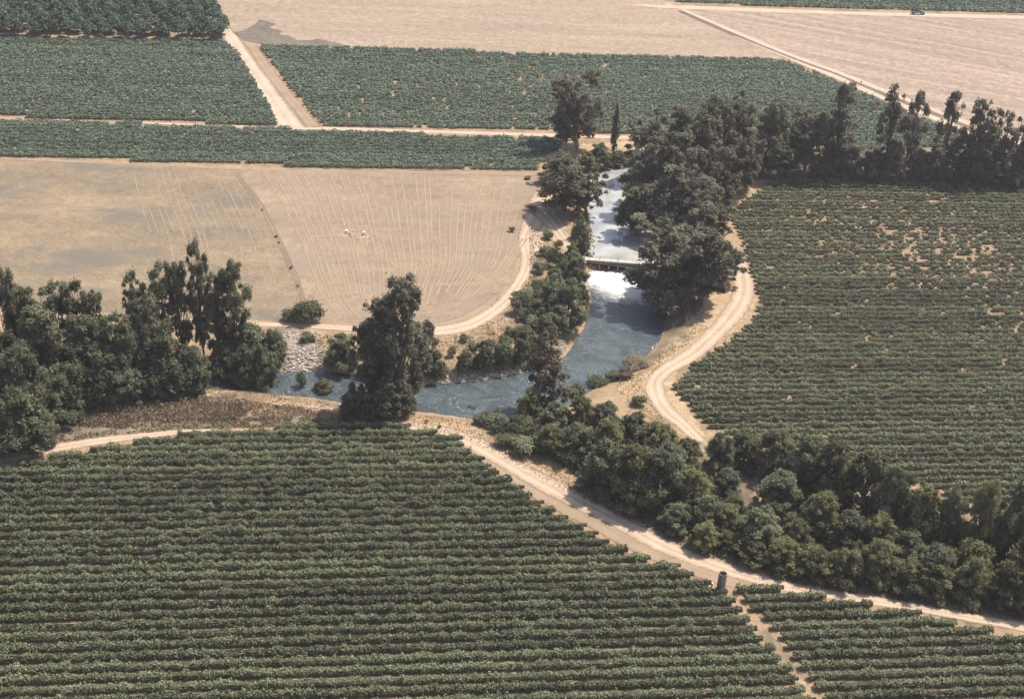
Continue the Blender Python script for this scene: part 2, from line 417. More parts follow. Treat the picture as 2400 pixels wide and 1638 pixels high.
S_(sheet('field', [(470, -60), (1560, -60), (1600, 20), (1700, 78), (1800, 120), (1860, 150), (1780, 141), (1300, 131), (1000, 120), (600, 108), (530, 70)], M['field_far'], .024))
S_(sheet('field', [(1590, 22), (2000, 32), (2400, 46), (2800, 56), (2800, 420), (2400, 350), (2270, 296), (2080, 225), (1900, 150), (1720, 78)], M['field_right'], .024))
S_(sheet('damp_soil', [(545, 78), (585, 66), (612, 50), (640, 54), (628, 66), (660, 74), (655, 84), (700, 94), (750, 92), (800, 104), (812, 112), (620, 108), (575, 98)], M['wet'], .05, 1.2, 5))
# pale bare river banks
S_(patch('bare_ground', [(640, 935), (760, 945), (870, 975), (960, 972), (1060, 985), (1130, 1000), (1160, 1040), (1290, 1100), (1350, 1150), (1250, 1120), (1100, 1040), (950, 995), (800, 985), (690, 970)], M['creek'], .02))
S_(patch('bare_ground', [(380, 905), (520, 875), (560, 890), (560, 920), (500, 935), (420, 935)], M['creek'], .02))
S_(patch('bare_ground', [(1700, 1090), (1800, 1090), (2250, 1250), (2230, 1330), (2100, 1290), (1760, 1260)], M['creek'], .02))
S_(patch('bare_ground', [(1640, 625), (1700, 600), (1745, 600), (1780, 700), (1700, 800), (1620, 850), (1590, 900), (1650, 1000), (1665, 1060), (1600, 1010), (1490, 950), (1440, 905), (1520, 850), (1560, 800), (1640, 740)], M['creek'], .022))
S_(patch('bare_ground', [(1610, 510), (1680, 455), (1780, 420), (1870, 415), (1800, 440), (1720, 500), (1650, 530)], M['creek'], .022))
S_(patch('bare_ground', [(1270, 352), (1330, 340), (1520, 326), (1510, 350), (1400, 352), (1330, 365), (1300, 440), (1275, 480), (1265, 410)], M['creek'], .026))

S_(patch('weedy_ground', [(60, 1060), (110, 1005), (200, 960), (400, 925), (560, 935), (700, 955), (900, 985), (940, 1000), (700, 1000), (430, 1010), (250, 1026), (100, 1050)], M['grey_ground'], .03))
S_(patch('brown_litter', [(130, 965), (170, 945), (300, 935), (420, 935), (560, 945), (700, 955), (720, 970), (560, 988), (400, 992), (320, 985), (300, 1002), (180, 1000), (120, 985)], M['brown_ground'], .05))
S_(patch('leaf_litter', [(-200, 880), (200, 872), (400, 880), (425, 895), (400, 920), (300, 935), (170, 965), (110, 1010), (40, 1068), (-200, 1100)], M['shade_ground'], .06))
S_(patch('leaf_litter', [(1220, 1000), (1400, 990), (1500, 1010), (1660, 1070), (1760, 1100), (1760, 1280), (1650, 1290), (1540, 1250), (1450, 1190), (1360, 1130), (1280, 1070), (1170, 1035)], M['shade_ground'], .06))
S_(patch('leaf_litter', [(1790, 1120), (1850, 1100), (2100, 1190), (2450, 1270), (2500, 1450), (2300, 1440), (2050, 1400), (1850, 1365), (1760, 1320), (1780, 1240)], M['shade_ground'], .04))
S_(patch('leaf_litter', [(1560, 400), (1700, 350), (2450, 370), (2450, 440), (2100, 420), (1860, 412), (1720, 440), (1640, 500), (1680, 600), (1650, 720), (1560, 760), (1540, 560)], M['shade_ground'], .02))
S_(patch('bare_ground', [(1262, 470), (1290, 478), (1330, 540), (1352, 596), (1325, 600), (1290, 560), (1262, 600), (1225, 600), (1222, 560), (1240, 510)], M['pale'], .05))
# roads
road = lambda pts, w, mt='road', z=.07, **k: S_(ribbon('dirt_road', pts, w, M[mt], z, **k))
S_(ribbon('road_verge', [(470, -30), (505, 40), (545, 95), (600, 180), (672, 300)], [5, 7, 10, 17, 23], M['shoulder'], .05))
S_(ribbon('road_verge', [(590, 108), (640, 180), (735, 298)], [5, 6, 6], M['shoulder'], .055))
road([(470, -30), (503, 40), (545, 95), (605, 185), (686, 302)], [5, 6, 8, 9, 12], 'road_far', .09)
S_(ribbon('dirt_track', [(230, 286), (400, 291), (660, 301), (800, 303), (1000, 309), (1200, 315), (1560, 326)], [.5, 2.5, 3, 4, 4, 4.5, 4], M['road_far'], .075))
S_(ribbon('dirt_track', [(-200, 272), (100, 280), (230, 286)], [.8, .8, .8], M['road_far'], .075))
road([(1560, 8), (1592, 20), (1700, 66), (1840, 124), (1964, 170), (2072, 213), (2243, 279), (2400, 338)], [4, 4, 4.5, 4.5, 5, 5, 5.5, 6], 'road_far', .08)
S_(ribbon('ditch', [(1592, 26), (1700, 73), (1845, 132), (1960, 176), (2067, 220), (2232, 284), (2400, 347)], [4, 5, 6, 7, 8, 9, 9], M['ditch'], .06))
road([(1720, 85), (1850, 138), (1897, 157), (1964, 183), (2067, 229), (2222, 290), (2350, 343)], [.8, 2.5, 4, 5, 5.5, 6, 6], 'road_far', .085)
road([(1470, 11), (1600, 18), (2000, 32), (2400, 42), (2750, 54)], [1.5, 8, 8, 8, 8], 'road_far', .09)
road([(-200, 366), (200, 380), (560, 397), (900, 403), (1262, 408)], [2, 2, 1, 2, 4], 'shoulder', .06)
# levee road on the left bank, its branch to the weir, and the right bank road
road([(1300, 425), (1272, 462), (1258, 505), (1232, 560), (1237, 612), (1222, 655), (1178, 712), (1122, 752), (1064, 771), (980, 777), (860, 772), (760, 766), (680, 762), (540, 758), (380, 748)],
     [5, 8, 11, 6, 5.5, 5.5, 6, 6.5, 7, 7, 5, 4, 3.5, 3, 3], 'road', .08)
road([(1268, 498), (1300, 535), (1330, 575), (1352, 598)], [9, 6, 5, 5], 'road', .11)
road([(1640, 500), (1680, 462), (1750, 432), (1850, 419)], [4, 4, 4, 2.5], 'road', .08)
road([(1722, 590), (1740, 640), (1742, 690), (1718, 735), (1680, 778), (1625, 828), (1562, 866), (1535, 895), (1540, 930), (1563, 965), (1600, 995), (1640, 1035)],
     [5, 7.5, 9, 8.5, 7.5, 7, 7, 6.5, 6.5, 6.5, 5, 4], 'road', .09)
# the road round the near vineyard
S_(ribbon('road_verge', [(900, 985), (1060, 1022), (1130, 1062), (1215, 1118), (1310, 1175), (1425, 1237), (1540, 1296), (1640, 1338), (1720, 1365), (1850, 1392)],
          [3, 5, 7, 9, 9, 8.5, 7, 6, 5, 4], M['shoulder'], .06))
road([(-200, 1112), (0, 1076), (100, 1056), (230, 1034), (330, 1022), (430, 1012), (520, 1008)], [5, 5, 4.8, 4.2, 3.4, 2.4, 1.2], 'road', .08)
road([(640, 946), (720, 955), (820, 968), (930, 992), (1060, 1018), (1140, 1055), (1235, 1110), (1330, 1160), (1450, 1222), (1550, 1277), (1650, 1317), (1750, 1350), (1870, 1381), (2000, 1401), (2150, 1425), (2300, 1452), (2550, 1495)],
     [1.2, 3, 4, 5, 6, 7.5, 8.5, 8, 7.2, 6.3, 5.5, 5, 4.8, 4.5, 4.2, 4.2, 4.5], 'road', .10)

# ------------------------------------------------------------------ straw lines and ditch in the stubble field
def strokes(name, lines, material, width, z):
    V = []; Fs = []; UV = []; off = 0
    for pts in lines:
        p = catmull(np.array(P2(pts)), 3); t = unit(np.gradient(p, axis=0)); nn = np.column_stack([-t[:, 1], t[:, 0]])
        wv = width * (1 + .25 * rng.normal(size=len(p))).clip(.4, 1.6)
        s = np.linspace(-.5, .5, 3)
        v = p[:, None] + nn[:, None] * (s[None, :, None] * wv[:, None, None]); v = v.reshape(-1, 2)
        zz = np.full(len(v), z); zz[1::3] += .12
        V.append(np.column_stack([v, zz])); UV.append(np.stack([np.tile(s + .5, len(p)), np.repeat(np.arange(len(p)) / 3., 3)], -1))
        idx = np.arange(len(p) * 3).reshape(-1, 3) + off; off += len(p) * 3
        Fs.append(np.stack([idx[:-1, :-1], idx[:-1, 1:], idx[1:, 1:], idx[1:, :-1]], -1).reshape(-1, 4))
    return link(name, mesh_np(name, np.vstack(V), np.vstack(Fs), uv=np.vstack(UV), smooth=True), material)
lines = []
# right block: left edge follows the ditch, right edge follows the levee road
left = [(622, 408), (665, 480), (705, 560), (735, 640), (760, 700), (800, 745)]
right = [(1235, 420), (1215, 480), (1195, 560), (1180, 610), (1140, 660), (1100, 700)]
for k in np.arange(.0, 1.0, .0285):
    k2 = k + random.uniform(-.008, .008)
    bend = 1 - .75 * k
    pts = [(l0[0] + (r0[0] - l0[0]) * k2 + (1 - k) * 0, l0[1] + (r0[1] - l0[1]) * k2) for l0, r0 in zip(left, right)]
    a = random.choice([0, 0, 0, 1]); e = 6 - random.choice([0, 0, 1])
    lines.append(pts[a:e])
for y in (430, 452, 475, 500, 524, 548, 558, 580, 603, 626, 650, 672, 694):
    lines.append([(x, y + 6 * math.sin(x / 190) + random.uniform(-2, 2) + (8 if y == 556 and x > 1150 else 0)) for x in range(int(640 + (y - 400) * .5), int(1225 - max(0, y - 560) * .85), 60)])
for k in (0, 9, 17):
    lines.append([(1235 - k, 560), (1190 - k, 625), (1135 - k, 680), (1080 - k, 715), (1000 - k, 735), (900, 745 - k)])
tag(strokes('straw_windrow', lines, M['straw'], .8, .05), kind='stuff', label='low pale lines of cut straw across the right half of the stubble field')
lines = []
for k in range(0, 17):
    dx = -k * 17 + random.uniform(-3, 3)
    lines.append([(556 + dx * .9, 399 - k), (600 + dx, 470), (640 + dx * 1.05, 545), (668 + dx * 1.1, 620), (690 + dx * 1.15, 690)][random.choice([0, 0, 1]): random.choice([3, 4, 5])])
lines += [[(20, 640), (120, 590), (240, 560), (330, 545)], [(20, 690), (150, 650), (260, 625)], [(640, 742), (690, 700), (700, 680)], [(20, 560), (200, 520), (320, 480), (420, 440)]]
tag(strokes('wheel_track', lines, M['straw'], .42, .045), kind='stuff', label='faint wheel tracks curving down the left half of the stubble field')
S_(ribbon('ditch', [(556, 410), (610, 480), (652, 560), (684, 632), (706, 690), (722, 745)], 2.2, M['track'], .07))
S_(ribbon('ditch', [(690, 755), (860, 765), (1000, 764), (1070, 755), (1120, 732), (1160, 700)], [2, 3.5, 4, 5, 5, 2], M['shoulder'], .062))

# ------------------------------------------------------------------ water
def flat(name, poly, z, material):
    out = np.array(poly)
    from mathutils.geometry import tessellate_polygon
    tris = tessellate_polygon([[Vector((p[0], p[1], 0)) for p in out]])
    V = np.column_stack([out, np.full(len(out), z)])
    T = []
    for t in tris:
        a, b, c = (out[k] for k in t)
        T.append(t if (b - a)[0] * (c - a)[1] - (b - a)[1] * (c - a)[0] > 0 else (t[0], t[2], t[1]))
    return link(name, mesh_np(name, V, T), material)
def expand(poly, d):
    p = np.array(poly); t = unit(np.roll(p, -1, 0) - np.roll(p, 1, 0)); nn = np.column_stack([t[:, 1], -t[:, 0]])
    if inside(poly, np.array([p[0, 0] + nn[0, 0] * .3]), np.array([p[0, 1] + nn[0, 1] * .3]))[0]: nn = -nn
    return p + nn * d
S_(flat('river_water', expand(LW, 1.0), WL, M['water_low']))
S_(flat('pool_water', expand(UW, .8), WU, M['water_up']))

# ------------------------------------------------------------------ box / tube helpers
def box_vf(c, s, V, Fs, rot=0.0, bev=0.0):
    o = len(V); cx, cy, cz = c; a, b_, d = s[0] / 2, s[1] / 2, s[2] / 2
    for z in (-d, d):
        for x, y in ((-a, -b_), (a, -b_), (a, b_), (-a, b_)): V.append((cx + x, cy + y, cz + z))
    Fs += [(o, o + 3, o + 2, o + 1), (o + 4, o + 5, o + 6, o + 7), (o, o + 1, o + 5, o + 4), (o + 1, o + 2, o + 6, o + 5), (o + 2, o + 3, o + 7, o + 6), (o + 3, o, o + 4, o + 7)]
def boxes(name, lst, material, parent=None, bevel=.04):
    V = []; Fs = []
    for c, s in lst: box_vf(c, s, V, Fs)
    me = mesh_np(name, V, Fs)
    o = link(name, me, material, parent)
    if bevel:
        b = o.modifiers.new('bevel', 'BEVEL'); b.width = bevel; b.segments = 2; b.limit_method = 'ANGLE'
    return o
def tube(path, rad, V, Fs, sides=6):
    path = np.array(path, float); n = len(path); o = len(V)
    t = unit(np.gradient(path, axis=0))
    for i in range(n):
        a = np.cross(t[i], (0.3, 1, .2)); a /= np.linalg.norm(a); b_ = np.cross(t[i], a)
        for k in range(sides):
            an = 2 * math.pi * k / sides
            V.append(tuple(path[i] + rad[i] * (a * math.cos(an) + b_ * math.sin(an))))
    for i in range(n - 1):
        for k in range(sides):
            k2 = (k + 1) % sides
            Fs.append((o + i * sides + k, o + i * sides + k2, o + (i + 1) * sides + k2, o + (i + 1) * sides + k))
def lathe(name, prof, material, parent=None, sides=24):
    V = []; Fs = []
    for r_, z in prof:
        for k in range(sides):
            a = 2 * math.pi * k / sides; V.append((r_ * math.cos(a), r_ * math.sin(a), z))
    for i in range(len(prof) - 1):
        for k in range(sides):
            k2 = (k + 1) % sides; Fs.append((i * sides + k, i * sides + k2, (i + 1) * sides + k2, (i + 1) * sides + k))
    return link(name, mesh_np(name, V, Fs, smooth=False), material, parent)

# ------------------------------------------------------------------ weir
A = P(1378, 606, .6); B = P(1590, 622, .6)
wd = (B - A)[:2]; WLEN = float(np.linalg.norm(wd)); wang = math.atan2(wd[1], wd[0])
weir = tag(empty('weir', (A[0], A[1], 0), wang), 'low concrete weir with pale deck and dark gated bays across the river', 'weir')
L = WLEN
boxes('deck', [((L / 2, .0, .45), (L + 2, 2.3, .3))], M['concrete'], weir)
boxes('beam', [((L / 2, -.35, -.35), (L + 2, 1.0, 1.29))], M['old_concrete'], weir)
sp = 3.3; k = 0; x = 1.0
while x < L:
    boxes('pier', [((x, -.6, -2.9), (.45, 2.6, 3.8))], M['old_concrete'], weir); x += sp
x = 1.0 + sp / 2
while x < L:
    boxes('gate_board', [((x, .25, -2.35), (sp - .5, .25, 2.70))], M['dark_wood'], weir, 0)
    x += sp
boxes('sill', [((L / 2, -.9, -4.1), (L + 2, 4.2, .5))], M['old_concrete'], weir)
boxes('abutment', [((-1.6, -.5, -1.9), (2.2, 6.0, 4.6))], M['old_concrete'], weir)
boxes('abutment', [((L + 1.9, -.5, -1.9), (2.2, 6.0, 4.6))], M['old_concrete'], weir)
V = []; Fs = []
for yy in (-.7, .75):
    tube([(0, yy, 1.45), (L, yy, 1.45)], [.05, .05], V, Fs)
    for x in np.arange(.5, L, 2.6): tube([(x, yy, .6), (x, yy, 1.45)], [.045, .045], V, Fs)
link('handrail', mesh_np('handrail', V, Fs), M['steel'], weir)
# gate wheel stands
for x in np.arange(4.3, L, 6.6):
    V = []; Fs = []; tube([(x, .2, .6), (x, .2, 1.5)], [.12, .10], V, Fs, 8)
    an = np.linspace(0, 2 * math.pi, 13); tube([(x + .32 * math.cos(a), .2 + .32 * math.sin(a), 1.52) for a in an], [.05] * 13, V, Fs, 5)
    link('gate_wheel', mesh_np('gate_wheel', V, Fs), M['steel'], weir)
# foam apron
def loc2w(x, y): return (A[0] + x * math.cos(wang) - y * math.sin(wang), A[1] + x * math.sin(wang) + y * math.cos(wang))
nx_, ny_ = 70, 60; V = []; UV = []
for j in range(ny_):
    for i in range(nx_):
        u = i / (nx_ - 1); v = j / (ny_ - 1)
        X, Y = loc2w(-1 + u * (L + 2), -2.4 - v * 40)
        z = WL + .10 + .75 * math.exp(-v * 9) + .5 * math.exp(-v * 3) * (random.random() * .8)
        V.append((X, Y, z))
        edge = min(1, min(u - .02, .98 - u) * (14 if v < .3 else 7))
        lim = .66 - .9 * (abs(u - .52)) ** 1.6
        UV.append((max(-1, min(1.4, (lim - v) * 2.6 + .10)) if edge > 0 else 0, v))
idx = np.arange(nx_ * ny_).reshape(ny_, nx_)
Fq = np.stack([idx[:-1, :-1], idx[1:, :-1], idx[1:, 1:], idx[:-1, 1:]], -1).reshape(-1, 4)
tag(link('foam', mesh_np('foam', V, Fq, uv=UV, smooth=True), M['foam']), kind='stuff', label='white churning water below the weir')
# falling water between the piers
V = []; Fs = []
for g, x0 in enumerate(np.arange(1.0, L, sp)):
    for i in range(8):
        for j in range(7):
            t = j / 6; V.append((*loc2w(x0 + .28 + (sp - .56) * i / 7, -.2 - .9 * t ** .6 - 1.6 * t + random.uniform(-.06, .06)), -3.0 - .95 * t ** 1.6))
    o = g * 56; ii = np.arange(56).reshape(8, 7) + o
    Fs += np.stack([ii[:-1, :-1], ii[:-1, 1:], ii[1:, 1:], ii[1:, :-1]], -1).reshape(-1, 4).tolist()
m2 = M['foam'].copy(); m2.name = 'falling_water'; bs = m2.node_tree.nodes['Principled BSDF']
for lk in list(m2.node_tree.links):
    if lk.to_socket == bs.inputs['Alpha']: m2.node_tree.links.remove(lk)
tag(link('cascade', mesh_np('cascade', V, Fs, smooth=True), m2), kind='stuff', label='water spilling out from the bays of the weir')

# ------------------------------------------------------------------ vine rows
TH = math.radians(7.75); DU = np.array([math.cos(TH), math.sin(TH)]); DN = np.array([-math.sin(TH), math.cos(TH)])
def row_segments(poly, c):
    poly = np.asarray(poly); pu = poly @ DU; pn = poly @ DN - c; r = []
    for i in range(len(poly)):
        a, b_ = pn[i - 1], pn[i]
        if (a > 0) != (b_ > 0): r.append(pu[i - 1] + (pu[i] - pu[i - 1]) * (-a) / (b_ - a))
    r.sort(); return [(r[i], r[i + 1]) for i in range(0, len(r) - 1, 2) if r[i + 1] - r[i] > 3]
def noise1(t, seed, scale):
    k = t / scale; i = np.floor(k).astype(int); f = k - i; f = f * f * (3 - 2 * f)
    h = lambda q: np.modf(np.abs(np.sin(q * 12.9898 + seed * 78.233) * 43758.5453))[0]
    return h(i) * (1 - f) + h(i + 1) * f
def noise2(x, y, seed, sc):
    x = x / sc; y = y / sc; i = np.floor(x); j = np.floor(y); u = sm(x - i); v = sm(y - j)
    h = lambda a, b: np.modf(np.abs(np.sin(a * 127.1 + b * 311.7 + seed * 17.3) * 43758.5453))[0]
    return (h(i, j) * (1 - u) + h(i + 1, j) * u) * (1 - v) + (h(i, j + 1) * (1 - u) + h(i + 1, j + 1) * u) * v
def vine_rows(pxpoly, spacing, per_m, leaf, wid, hgt, material, label, group, gap=None, phase=0.0, gapbase=.0003, core=.66, pl_=1.5):
    poly = np.array(P2(pxpoly)); pn = poly @ DN
    c = math.ceil(pn.min() / spacing) * spacing + phase
    k = 0
    while c < pn.max():
        for s0, s1 in row_segments(poly, c):
            s0 += random.uniform(-.8, .8); s1 += random.uniform(-.8, .8)
            k += 1; n = int((s1 - s0) * per_m)
            if n < 6: continue
            s = rng.uniform(s0, s1, n)
            vine = np.floor(s / pl_)                                # one plant each 2.2 m
            pr = np.modf(np.abs(np.sin(vine * 91.7 + c * 13.1) * 9631.3))[0]
            vig = .70 + .48 * noise1(s, c, 2.2) + .34 * (noise1(s, c + 9, .8) - .5) + .12 * (noise1(s, c + 5, 17.) - .5)
            w_ = wid * vig; h_ = hgt * vig
            a = rng.uniform(-.25 * math.pi, 1.25 * math.pi, n)
            rr = np.sqrt(rng.uniform(.40, 1.25, n))
            shoot = rng.random(n) < .07
            rr[shoot] *= 1.4
            x = np.cos(a) * rr * w_ / 2 + .22 * (noise1(s, c + 3, 3.) - .5) * 2
            z = h_ * .56 + np.sin(a) * rr * h_ * .46
            q = DU[None] * s[:, None] + DN[None] * (c + x)[:, None]
            keep = np.ones(n, bool)
            gp = np.full(n, gapbase)
            if gap is not None: gp = gp + gap(q)
            keep &= pr > gp
            if keep.sum() < 4: continue
            nr = np.column_stack([np.outer(np.cos(a), DN), np.sin(a)]) + rng.normal(size=(n, 3)) * .42
            cen = np.column_stack([q, np.maximum(z, .12)])
            tint = np.clip(.25 * noise1(s, c + 1, 2.2) + .2 * noise1(s, c + 2, 9.) + .62 * rng.random(n) ** 1.5 + .14 * np.sin(a), 0, 1)  # tint rises with leaf height, painting in lit row tops and darker sides
            cen = cen[keep]; nr = nr[keep]; tint = tint[keep]
            org = np.array([*(DU * (s0 + s1) / 2 + DN * c), 0])
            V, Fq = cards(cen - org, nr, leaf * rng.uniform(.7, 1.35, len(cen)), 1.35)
            # the woody, leafy inside of the row
            st = 1.1; ss = np.arange(s0, s1 + st, st); mid = ss + st / 2
            prm = np.modf(np.abs(np.sin(np.floor(mid / pl_) * 91.7 + c * 13.1) * 9631.3))[0]
            gpm = np.full(len(ss), gapbase)
            if gap is not None: gpm = gpm + gap(DU[None] * mid[:, None] + DN[None] * c)
            okc = (prm > gpm)[:-1]
            vg = core * (.75 + .5 * noise1(ss, c, 2.2))
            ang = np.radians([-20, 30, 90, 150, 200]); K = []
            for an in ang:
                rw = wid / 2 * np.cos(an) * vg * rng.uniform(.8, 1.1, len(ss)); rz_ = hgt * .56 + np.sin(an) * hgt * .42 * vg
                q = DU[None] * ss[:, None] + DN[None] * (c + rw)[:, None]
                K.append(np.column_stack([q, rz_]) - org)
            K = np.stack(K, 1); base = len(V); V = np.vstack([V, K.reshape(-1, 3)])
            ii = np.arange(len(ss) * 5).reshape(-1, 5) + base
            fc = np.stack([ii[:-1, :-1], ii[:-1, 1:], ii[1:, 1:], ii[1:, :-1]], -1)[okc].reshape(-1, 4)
            Fq = np.vstack([Fq, fc]); tint = np.concatenate([tint, np.full(len(fc), .05)])  # core takes the darkest tint, colouring in the shade inside the row
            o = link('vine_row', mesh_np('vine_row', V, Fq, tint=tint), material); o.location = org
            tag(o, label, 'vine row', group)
        c += spacing
    return k
SPC = 3.45
nr_ = []
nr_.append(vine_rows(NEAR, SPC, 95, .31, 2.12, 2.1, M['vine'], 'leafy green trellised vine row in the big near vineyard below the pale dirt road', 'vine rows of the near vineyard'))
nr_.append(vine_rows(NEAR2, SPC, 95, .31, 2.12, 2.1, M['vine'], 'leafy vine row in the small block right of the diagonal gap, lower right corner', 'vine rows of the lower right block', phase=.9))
gc = np.array(P(2080, 555)[:2]); gc2 = np.array(P(2300, 630)[:2])
def gap_right(q):
    px_, py_ = zip(*[proj((*t, 1.0)) for t in q[:: max(1, len(q) // 60)]])
    g = lambda cx, cy, sx, sy, X, Y: np.exp(-((X - cx) / sx) ** 2 - ((Y - cy) / sy) ** 2)
    # patches of missing vines, laid out in plan
    a = DU
    d = (q - gc); u = d @ DU; v = d @ DN
    wv_ = 1
    d2 = (q - gc2); u2 = d2 @ DU; v2 = d2 @ DN
    nn = .7 + .6 * noise2(q[:, 0], q[:, 1], 4., 16.)
    return (.29 * np.exp(-(u / 34) ** 2 - (v / 30) ** 2) + .25 * np.exp(-(u2 / 30) ** 2 - (v2 / 34) ** 2) + .012) * nn
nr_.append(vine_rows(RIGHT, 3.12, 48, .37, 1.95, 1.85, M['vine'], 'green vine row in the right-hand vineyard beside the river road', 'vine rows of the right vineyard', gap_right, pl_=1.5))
fg = lambda q: .10 * noise1(q[:, 0] + q[:, 1], 3., 22.) * noise1(q[:, 0] * .7 - q[:, 1], 5., 9.)
gcc = np.array(P(1200, 230)[:2])
fgc = lambda q: .06 + .30 * np.exp(-(((q - gcc) @ DU) / 45) ** 2 - (((q - gcc) @ DN) / 60) ** 2) * noise1(q[:, 0] * .8 + q[:, 1] * .6, 4., 7.)
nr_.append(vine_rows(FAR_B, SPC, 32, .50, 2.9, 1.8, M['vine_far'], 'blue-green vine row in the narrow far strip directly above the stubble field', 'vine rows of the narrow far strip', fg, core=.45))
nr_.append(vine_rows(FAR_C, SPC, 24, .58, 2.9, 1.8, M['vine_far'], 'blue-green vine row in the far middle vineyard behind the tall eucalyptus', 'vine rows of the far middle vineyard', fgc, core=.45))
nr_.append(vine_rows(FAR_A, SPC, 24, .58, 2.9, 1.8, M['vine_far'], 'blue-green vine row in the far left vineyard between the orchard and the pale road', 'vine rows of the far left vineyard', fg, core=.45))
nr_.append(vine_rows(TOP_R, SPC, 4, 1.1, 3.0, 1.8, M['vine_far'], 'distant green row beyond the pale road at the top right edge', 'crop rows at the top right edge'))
print('vine rows', nr_)

# ------------------------------------------------------------------ tree models
def crown_mesh(name, clumps, per, leaf, r, flat=.8, aspect=1.5, droop=0.0):
    """clumps: (x,y,z,rx,ry,rz). Leaves sit mostly on the outer, upper shell of each clump."""
    Vs = []; T = []
    tot = sum(c[3] * c[4] + c[3] * c[5] for c in clumps)
    cen = []; nr = []; ti = []
    for c in clumps:
        n = max(12, int(per * (c[3] * c[4] + c[3] * c[5]) / tot))
        d = unit(r.normal(size=(n, 3))); d[:, 2] = np.where(d[:, 2] < -.35, -d[:, 2] * .6, d[:, 2]); d = unit(d)
        rad = r.uniform(.25, 1.2, n) ** .6 * np.where(r.random(n) < .15, 1.4, 1.0)
        lump = 1 + .22 * np.sin(d[:, 0] * 5 + c[0]) * np.sin(d[:, 1] * 5 + c[1]) + .14 * np.sin(d[:, 2] * 9 + c[2])
        p = d * (rad * lump)[:, None] * np.array(c[3:6]); p[:, 2] -= droop * (np.hypot(d[:, 0], d[:, 1]) * c[5]) * r.random(n)
        cen.append(p + np.array(c[:3])); nr.append(d * .55 + np.array([.15, -.25, .75]) + r.normal(size=(n, 3)) * .6)
        ti.append(np.clip(r.uniform(.05, .85) + r.normal(size=n) * .18, 0, 1))
    cen = np.vstack(cen); nr = np.vstack(nr); ti = np.concatenate(ti)
    V, Fq = cards(cen, nr, leaf * r.uniform(.65, 1.4, len(cen)), aspect, r)
    return mesh_np(name, V, Fq, tint=ti)
def trunk_mesh(name, h, r0, targets, r, lean=(0, 0), forks=1):
    V = []; Fs = []
    n = 8; top = np.array([lean[0], lean[1], h])
    path = [np.array([0, 0, -.6])] + [top * t + np.array([r.normal() * .012 * h, r.normal() * .012 * h, 0]) * (t > .1) for t in np.linspace(.04, 1, n)]
    tube(path, [r0 * 1.25] + list(np.linspace(r0, r0 * .18, n)), V, Fs, 8)
    for tg in targets:
        tg = np.array(tg[:3]); s = r.uniform(.25, .6)
        zs = min(tg[2] * s + .1 * h, .85 * h); base = top * (zs / h)
        mid = base * .5 + tg * .5 + np.array([r.normal() * .3, r.normal() * .3, -.05 * h * r.random()])
        rr = r0 * (1 - zs / h) * .6 + .04
        tube([base, mid, tg], [rr, rr * .65, rr * .25], V, Fs, 5)
    return mesh_np(name, V, Fs, smooth=True)

protos = {}
def add_proto(kind, crown, trunk, H, W): protos.setdefault(kind, []).append((crown, trunk, H, W))
# eucalyptus: tall, open, hanging clumps on steep limbs. nominal 26 m x 12 m
for v in range(7):
    r = np.random.default_rng(100 + v); cl = []
    Hh, Ww = 26.0, 12.0
    nlead = r.integers(2, 5)
    lead = [(r.normal() * 1.6, r.normal() * 1.6, r.uniform(.8, 1.0)) for _ in range(nlead)]
    for i in range(105):
        t = r.uniform(.2, 1) ** .85; ld = lead[r.integers(nlead)]
        env = (Ww / 2) * (.45 + .55 * math.sin(math.pi * min(1, max(0, (t - .1) / .95)) ** .75)) * (1.1 - .45 * t)
        a = r.uniform(0, 2 * math.pi); q = env * math.sqrt(r.random()) * .95
        s = r.uniform(.5, 1.35) * (1.15 - .4 * t)
        cl.append((ld[0] * t * 1.6 + q * math.cos(a), ld[1] * t * 1.6 + q * math.sin(a), Hh * t * ld[2] * .96 - s * .6, s, s, s * r.uniform(1.0, 1.7)))
    add_proto('euc', crown_mesh('euc_crown', cl, 14000, .29, r, droop=.5, aspect=2.8), trunk_mesh('euc_trunk', Hh * .86, .55, cl[::3], r, (lead[0][0], lead[0][1])), Hh, Ww)
# thin, see-through tree
for v in range(4):
    r = np.random.default_rng(150 + v); cl = []
    for i in range(46):
        t = r.uniform(.25, 1) ** .9; a = r.uniform(0, 6.28); q = 5.2 * math.sin(math.pi * min(.97, t * .95)) ** .6 * math.sqrt(r.random()); s = r.uniform(.5, 1.25)
        cl.append((q * math.cos(a) + t * 1.5, q * math.sin(a), 23 * t, s, s, s * 1.3))
    add_proto('thin', crown_mesh('thin_crown', cl, 4200, .42, r, droop=.4, aspect=1.8), trunk_mesh('thin_trunk', 21, .38, cl[::2], r, (1.2, 0)), 24.0, 11.0)
# slender lombardy poplar
for v in range(2):
    r = np.random.default_rng(200 + v); cl = []
    for i in range(26):
        t = (i + .5) / 26; rad = 1.25 * math.sin(math.pi * min(.98, .08 + t * .9)) ** .6; a = r.uniform(0, 6.28)
        cl.append((.35 * rad * math.cos(a), .35 * rad * math.sin(a), 1.5 + t * 18.5, rad * .8, rad * .8, 1.3))
    add_proto('poplar', crown_mesh('pop_crown', cl, 2600, .45, r), trunk_mesh('pop_trunk', 18, .28, [], r), 20.5, 3.2)
